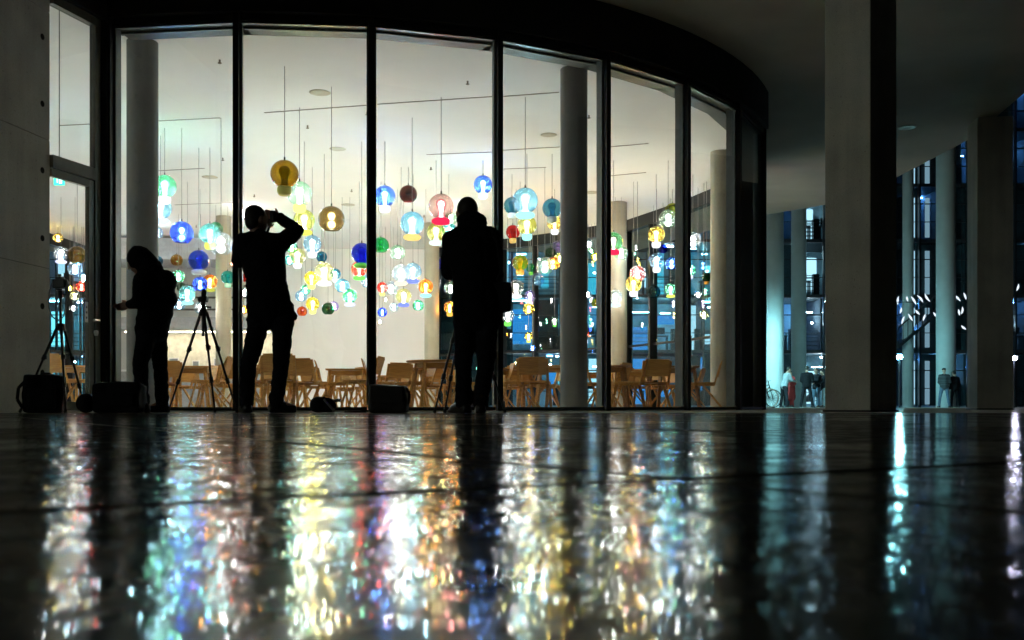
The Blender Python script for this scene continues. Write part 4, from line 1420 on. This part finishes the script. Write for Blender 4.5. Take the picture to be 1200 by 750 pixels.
# ------------------------------------------------------------------ office building across the plaza
YB = 50.0
bld = thing('office_building', 'tall glass office building with cool lit floors across the dark plaza', 'building', (0, YB, 0))
FH = 2.78
NF = 6
X0, X1 = -26.4, 30.0
BW = 1.2
M_bframe = mat('dark_frame', (.02, .025, .03), .4, .3)
M_bslab = mat('dark_slab_edge', (.03, .035, .04), .6)
M_binner = mat('pale_inner_wall', (.24, .36, .42), .8, nscale=.9, namt=.75)
M_bdark = mat('dark_inner_wall', (.05, .06, .07), .8)
for f in range(NF + 1):
    bm = new_bm(); box(bm, ((X0 + X1) / 2, 3.0, f * FH + (.02 if f else -.08)), (X1 - X0, 6.2, .16))
    link('floor_slab', bm, M_bslab, bld)
bm = new_bm(); box(bm, ((X0 + X1) / 2, 6.2, NF * FH / 2), (X1 - X0, .2, NF * FH))
bmesh.ops.translate(bm, vec=(0, -2.9, 0), verts=bm.verts[:])
link('inner_wall', bm, M_binner, bld)
nb = int((X1 - X0) / BW)
bm = new_bm(); box(bm, (0, 0, FH / 2), (BW - .07, .02, FH - .17)); o = link('facade_pane', bm, M_fglass, bld); me_fp = o.data; bpy.data.objects.remove(o)
bm = new_bm(); box(bm, (0, 0, NF * FH / 2), (.07, .18, NF * FH)); o = link('facade_mullion', bm, M_bframe, bld); me_fm = o.data; bpy.data.objects.remove(o)
for i in range(nb + 1):
    inst('facade_mullion', me_fm, bld, None, Matrix.Translation((X0 + i * BW, -.14, 0)))
E = {'white': emit('strip_white', (.72, .88, 1.0), 40), 'teal': emit('strip_teal', (.25, .75, .95), 60), 'blue': emit('strip_blue', (.12, .38, 1.0), 60)}
bm = new_bm(); box(bm, (0, 0, 0), (BW * .8, .10, .04)); o = link('light_strip', bm, E['white'], bld); me_st = o.data; bpy.data.objects.remove(o)
bm = new_bm(); box(bm, (0, 0, 0), (.035, .035, 2.0)); o = link('light_tube', bm, E['white'], bld); me_vt = o.data; bpy.data.objects.remove(o)
rnd = random.Random(11)
bm_part = new_bm(); box(bm_part, (0, 0, FH / 2), (.1, 2.9, FH - .17)); o = link('partition', bm_part, M_bdark, bld); me_pt = o.data; bpy.data.objects.remove(o)
bm_bl = new_bm(); box(bm_bl, (0, 0, FH / 2), (BW - .1, .06, FH - .2)); o = link('blind', bm_bl, M_bdark, bld); me_bl = o.data; bpy.data.objects.remove(o)
bm_rl = new_bm()
for z in (.25, .45, .65, .85, 1.0):
    box(bm_rl, (0, 0, z), (BW - .1, .03, .03))
o = link('railing', bm_rl, M_bframe, bld); me_rl = o.data; bpy.data.objects.remove(o)
for i in range(nb):
    xc = X0 + (i + .5) * BW
    u = 600 + F * xc / YB
    for f in range(NF):
        inst('facade_pane', me_fp, bld, None, Matrix.Translation((xc, 0, f * FH)))
        zone = None
        if u < 150:
            lit, c = rnd.random() < .9, rnd.choice(['white', 'teal', 'blue'])
        elif u < 560:
            lit, c = rnd.random() < .2, 'teal'
        elif u < 880:
            lit, c = rnd.random() < (.85 if f in (1, 2) else .6), rnd.choice(['teal', 'teal', 'white', 'blue'])
        elif u < 985:
            lit, c = rnd.random() < (1 if 945 < u < 972 else .5), ('white' if 940 < u else rnd.choice(['blue', 'teal']))
        elif u < 1055:
            lit, c = False, 'teal'
        elif u < 1098:
            lit, c = rnd.random() < .45, 'blue'
        else:
            lit, c = rnd.random() < .12, 'blue'
        if lit:
            inst('light_strip', me_st, bld, E[c], Matrix.Translation((xc + rnd.uniform(-.2, .2), rnd.choice([.9, 1.5, 2.3]), (f + 1) * FH - rnd.choice([.12, .14, .3, .7]))) @ Matrix.Diagonal((rnd.choice([.3, .5, 1]), .6, rnd.choice([.5, .8]), 1)))
            if rnd.random() < .35:
                inst('railing', me_rl, bld, None, Matrix.Translation((xc, .6, f * FH + .1)))
        elif rnd.random() < .75:
            inst('blind', me_bl, bld, None, Matrix.Translation((xc, .5, f * FH)))
        if rnd.random() < .45 or 1040 < u < 1110:
            inst('partition', me_pt, bld, None, Matrix.Translation((xc - BW / 2, 1.65, f * FH)))
# lit rooms: blinds and walls that glow in teal and blue, small spots, dark furniture
LW = {k: emit('lit_room_' + k, c, v) for k, c, v in (('teal', (.08, .55, .75), .40), ('deep', (.04, .26, .65), .45), ('pale', (.55, .80, .95), .5), ('cyan', (.25, .85, 1.0), .7))}
bm = new_bm(); box(bm, (0, 0, 0), (1, .03, 1)); o = link('lit_window', bm, LW['teal'], bld); me_lw = o.data; bpy.data.objects.remove(o)
bm = new_bm(); lathe(bm, [(0, .05), (.05, .03), (.06, 0), (.04, -.03), (0, -.04)], 8); o = link('spot', bm, E['white'], bld); me_sp = o.data; bpy.data.objects.remove(o)
bm = new_bm()
box(bm, (-.3, 0, .72), (.8, .6, .04)); box(bm, (-.62, 0, .36), (.04, .5, .70)); box(bm, (.05, 0, .36), (.04, .5, .70)); box(bm, (-.3, .05, 1.0), (.5, .04, .34)); box(bm, (.42, .1, .55), (.3, .3, 1.1))
o = link('desk', bm, M_bframe, bld); me_dk = o.data; bpy.data.objects.remove(o)
for i in range(nb):
    xc = X0 + (i + .5) * BW
    u = 600 + F * xc / YB
    if not (40 < u < 130 or 570 < u < 985 or 1100 < u < 1215):
        continue
    right = u > 1100
    for f in range(5):
        if u > 885 and not right and not 945 < u < 975:
            pass
        elif rnd.random() < (.12 if right else .9 if u < 200 else .85 if u < 880 else .4):
            k = rnd.choice(['teal', 'deep', 'deep', 'teal', 'pale', 'cyan'] if not right else ['deep', 'teal'])
            w, h = rnd.choice([.4, .75, 1.08]), rnd.choice([.5, 1.2, 1.8, 2.3])
            if 945 < u < 975:
                k, w, h = 'pale', 1.05, 1.7
                inst('railing', me_rl, bld, None, Matrix.Translation((xc, .3, f * FH + .1)))
            inst('lit_window', me_lw, bld, LW[k], Matrix.Translation((xc + rnd.uniform(-.3, .3) * (1.3 - w), rnd.uniform(.8, 2.2), f * FH + .15 + h / 2 + rnd.random() * (2.4 - h))) @ Matrix.Diagonal((w, 1, h, 1)))
        for _ in range(rnd.choice([0, 0, 1, 2])):
            if not right or rnd.random() < .55:
                inst('spot', me_sp, bld, E[rnd.choice(['white', 'white', 'teal'])], Matrix.Translation((xc + rnd.uniform(-.6, .6), rnd.uniform(.4, 2.0), f * FH + rnd.uniform(1.2, 2.6))))
        if rnd.random() < .5:
            inst('desk', me_dk, bld, None, Matrix.Translation((xc, .5, f * FH + .1)))
for f in range(NF):
    for z, h in ((.95, .035), (1.85, .05)):
        bm = new_bm(); box(bm, ((X0 + X1) / 2, -.10, f * FH + z), (X1 - X0, .06, h))
        link('transom', bm, M_bframe, bld)
# stair flights behind the glass at the right
for (u0, v0, u1, v1) in ((1048, 408, 1104, 360), (945, 470, 968, 446)):
    a, b = P(u0, v0, 48.6) - Vector((0, YB, 0)), P(u1, v1, 48.6) - Vector((0, YB, 0))
    bm = new_bm(); bar(bm, a, b, 1.0, .12)
    n = 10
    for k in range(n + 1):
        p = a.lerp(b, k / n)
        tube(bm, p + Vector((0, -.5, 0)), p + Vector((0, -.5, .95)), .02, .02, 6)
    bar(bm, a + Vector((0, -.5, .95)), b + Vector((0, -.5, .95)), .05, .05)
    link('stair_flight', bm, M_bframe, bld)
# lit stair core: narrow bright windows one above the other
for u in (1064, 1073, 1090, 1189):
    for f in range(NF - 1):
        bm = new_bm(); x = (u - 600) * YB / F
        w = {1064: .10, 1073: .30, 1090: .22, 1189: .14}[u]
        if u == 1064 and f not in (2, 4, 5): 
            bm.free(); continue
        box(bm, (x, .35, f * FH + 1.25), (w, .05, 2.0 if f % 2 else 2.2))
        link('lit_window', bm, emit('core_white' if u != 1090 else 'core_dim', (.62, .82, 1.0), .40 if u != 1090 else .13), bld)
# orange upright panels in the lit stair bay
for u in (1084.5,):
    bm = new_bm(); x = (u - 600) * YB / F
    box(bm, (x, .9, 8.5), (.12, .08, 10.5)); link('orange_post', bm, mat('orange_paint', (.45, .10, .03), .5), bld)

# columns of the office building, standing free in front of the glass
M_pale = mat('pale_column', (.42, .46, .46), .7, nscale=1.5, namt=.12)
CT = [(907, 44.0, .42, 'bright teal lit round column, left of the two beside the big pillar'), (936, 48.6, .36, 'dimmer bluish round column just right of the bright teal one'),
      (1108.5, 44.0, .41, 'teal lit round column behind the couple at the right'), (1064, 48.6, .27, 'thin dark blue round column just right of the big pillar')]
for (u, Z, r, lab) in CT:
    g = G(u, Z)
    column(g.x, g.y, r, 19.0, M_pale, lab)

# plaza lamps: two visible small lamps, and an added unseen floodlight for the columns
def plaza_lamp(u, v, Z, lab, col, watts, aim=None):
    c = P(u, v, Z)
    t = thing('plaza_lamp', lab, 'street lamp', (c.x, c.y, 0), 0, 'slim plaza lamp posts')
    bm = new_bm(); tube(bm, (0, 0, 0), (0, 0, c.z - .1), .045, .035, 10); link('post', bm, M_bframe, t)
    bm = new_bm(); lathe(bm, [(0, c.z + .12), (.16, c.z + .10), (.17, c.z + .07), (.05, c.z + .06), (.045, c.z - .10)], 16); link('hood', bm, M_bframe, t)
    bm = new_bm(); ell(bm, Vector((0, -.02, c.z)), Vector((.11, .11, .055))); link('lamp_glass', bm, emit('plaza_' + str(int(u)), col, watts), t, True)
    if aim:
        bm = new_bm(); box(bm, (0, -.30, c.z + .05), (.56, .04, .8)); box(bm, (0, -.15, c.z - .38), (.3, .3, .04)); link('shade_plate', bm, M_bframe, t)  # added plate that keeps the unseen floodlight off the roof slab
plaza_lamp(1054, 418, 41.0, 'small teal white lamp just right of the big pillar', (.30, .92, 1.0), 360)
plaza_lamp(1188, 420, 36.0, 'small violet white lamp right of the slimmer pillar at the picture edge', (.75, .75, 1.0), 130)
plaza_lamp(882, 395, 41.2, 'added floodlight on a post, out of view, lighting the bright teal column', (.35, .92, 1.0), 1500, True)

# hanging light sculpture of curved white tubes
sx = thing('hanging_light_sculpture', 'cluster of curved white light tubes hanging in front of the office building', 'light sculpture', P(1092, 362, 47.0))
rn = random.Random(5)
for (u, v) in ((1052, 352), (1056, 364), (1063, 350), (1067, 372), (1071, 352), (1075, 366), (1079, 350), (1086, 349), (1083, 372), (1058, 375), (1096, 369), (1122, 349), (1124, 366), (1131, 347), (1129, 384), (1128, 364), (1182, 356), (1193, 337)):
    c = P(u, v, 47 + rn.uniform(-.6, .6)) - sx.location
    a = rn.uniform(-.6, .6); cv = rn.uniform(-.15, .15); ln = rn.uniform(.10, .19)
    bm = new_bm()
    pts = [c + Vector((math.sin(a + cv * k) * ln * k, .1 * k, math.cos(a + cv * k) * ln * k)) for k in (-1.2, -.6, 0, .6, 1.2)]
    rs = [.01, .035, .05, .035, .008]
    for k in range(4):
        tube(bm, pts[k], pts[k + 1], rs[k], rs[k + 1], 6)
    link('light_tube', bm, emit('tube_white', (.75, .88, 1.0), .38), sx)
bm = new_bm()
for x in (-1.4, 0, 1.4):
    tube(bm, Vector((x, 0, .3)), Vector((x, 0, 13)), .012, .012, 5)
bar(bm, Vector((-1.7, 0, .32)), Vector((4.2, 0, .32)), .03, .03)
link('hanger', bm, M_bframe, sx)

# ------------------------------------------------------------------ people and bicycle in the distance
def walker(label, u, Z, hgt, face, jm, tm, lean=0.0, spread=.1, arm='down', **kw):
    g = G(u, Z)
    s = hgt / 1.75
    f = Vector((face[0], face[1], 0)).normalized()
    r = Vector((f.y, -f.x, 0))
    def q(a, b, z):
        return g + r * a * s + f * (b + lean * max(0, z - .9)) * s + Vector((0, 0, z * s))
    dr = math.cos(lean)
    J = dict(head=q(0, .04, 1.64), neck=q(0, 0, 1.46), chest=q(0, 0, 1.30), waist=q(0, 0, 1.10), hip=q(0, 0, .93), shl=q(-.18, 0, 1.40), shr=q(.18, 0, 1.40),
             ell=q(-.24, -.03, 1.12), elr=q(.24, -.03, 1.12), wrl=q(-.22, .1, .88), wrr=q(.22, .1, .88), hpl=q(-.1, 0, .88), hpr=q(.1, 0, .88), knl=q(-.1 - spread * .3, .06, .48), knr=q(.1 + spread * .3, .0, .48),
             anl=q(-.1 - spread * .5, .05, .085), anr=q(.1 + spread * .5, -.06, .085), tol=q(-.12 - spread * .5, .2, .03), tor=q(.12 + spread * .5, .09, .03))
    if arm == 'fwd':
        J['ell'] = q(-.22, .2, 1.16); J['elr'] = q(.22, .2, 1.16); J['wrl'] = q(-.14, .42, 1.14); J['wrr'] = q(.14, .42, 1.12)
    if arm == 'hips':
        J['wrl'] = q(-.14, .12, 1.05); J['wrr'] = q(.14, .12, 1.05)
    return figure(label, g, J, (f.x, f.y, -.1), jm, tm, vox=.022, fingers=True, sc=s, **kw)
M_shirt = mat('pale_shirt', (.22, .25, .27), .85)
M_red = mat('red_cloth', (.35, .03, .03), .85)
M_plaid = mat('striped_jacket', (.05, .055, .06), .9, nscale=3, namt=.9, stretch=(.2, .2, 9))
M_jeans = mat('blue_jeans', (.10, .15, .22), .9)
walker('person in pale shirt leaning forward beside the bicycle', 918.5, 43.0, 1.76, (1, .25, 0), M_shirt, M_cloth2, .28, .5, 'fwd')
walker('person in red clothes behind the person in pale shirt', 928, 43.8, 1.62, (-.9, -.3, 0), M_red, M_red, .06, .1, 'hips', skirt=M_red)
walker('heavily built person in black with back to the camera, left of the big pillar', 945.5, 42.6, 1.78, (.2, 1, 0), M_cloth, M_cloth2, 0, .25, 'hips')
walker('slimmer person in dark coat and pale trousers close to the heavily built one', 956.5, 43.4, 1.72, (-.8, -.6, 0), M_cloth2, M_jeans, 0, .15, 'fwd')
walker('dark clothed person half hidden by the left edge of the big pillar', 965.5, 43.0, 1.62, (-1, .1, 0), M_cloth2, M_shirt, .05, .1, 'fwd')
walker('person in striped dark jacket and cap in front of the teal lit column', 1106.5, 43.0, 1.70, (.15, 1, 0), M_plaid, M_jeans, 0, .2, 'hips', hat=M_cloth)
walker('person in plain black standing right beside the one in striped jacket', 1119, 43.2, 1.60, (-.3, 1, 0), M_cloth, M_cloth, .02, .1, 'down')

bk = thing('bicycle', 'bicycle with pale tyres parked behind the end of the glass front', 'bicycle', G(884, 35.5))
def wheel(x):
    bm = new_bm()
    n = 36
    for k in range(n):
        a0, a1 = 2 * math.pi * k / n, 2 * math.pi * (k + 1) / n
        tube(bm, (x + .335 * math.cos(a0), 0, .355 + .335 * math.sin(a0)), (x + .335 * math.cos(a1), 0, .355 + .335 * math.sin(a1)), .02, .02, 6, False)
    w = link('wheel', bm, mat('pale_tyre', (.6, .5, .36), .6), bk)
    bm = new_bm()
    for k in range(18):
        a = 2 * math.pi * k / 18
        tube(bm, (x, .02 * (-1) ** k, .355), (x + .32 * math.cos(a), 0, .355 + .32 * math.sin(a)), .006, .006, 4)
    tube(bm, (x, -.05, .355), (x, .05, .355), .025, .025, 10)
    link('spokes', bm, M_steel, w)
wheel(-.55); wheel(.52)
bm = new_bm()
for a, b in (((-.55, 0, .355), (-.12, 0, .30)), ((-.55, 0, .355), (-.20, 0, .84)), ((-.12, 0, .30), (-.20, 0, .90)), ((-.12, 0, .30), (.36, 0, .80)), ((-.19, 0, .82), (.34, 0, .88)), ((.34, 0, .93), (.40, 0, .70)), ((.40, 0, .70), (.52, 0, .355)), ((.34, 0, .93), (.32, 0, 1.02))):
    tube(bm, a, b, .018, .018, 8)
link('frame', bm, M_black, bk)
tyre = 'pale_tyre'
bm = new_bm(); ell(bm, Vector((-.21, 0, .94)), Vector((.14, .07, .035))); link('saddle', bm, M_rub, bk, True)
bm = new_bm(); path(bm, [Vector((.22, -.29, 1.03)), Vector((.33, -.2, 1.04)), Vector((.33, .2, 1.04)), Vector((.22, .29, 1.03))], .014, 8); link('handlebar', bm, M_steel, bk)
bm = new_bm(); tube(bm, (-.12, -.02, .30), (-.12, .04, .30), .09, .09, 18); tube(bm, (-.12, -.06, .30), (-.02, -.06, .17), .012, .012, 6); box(bm, (-.02, -.10, .17), (.09, .08, .02)); tube(bm, (-.12, .06, .30), (-.22, .06, .43), .012, .012, 6); box(bm, (-.22, .10, .43), (.09, .08, .02))
link('crank', bm, M_steel, bk)

b2 = copy_tree(bk)
b2.location = G(891, 38.5)
b2.rotation_euler = (0, 0, R_(8))
b2['label'] = 'second bicycle with black tyres parked close behind the pale tyred one'
bk['group'] = b2['group'] = 'bicycles parked beside the glass front'
for o in b2.children:
    if o.name.startswith('wheel'):
        o.material_slots[0].link = 'OBJECT'
        o.material_slots[0].material = M_rub
bpy.context.view_layer.update()
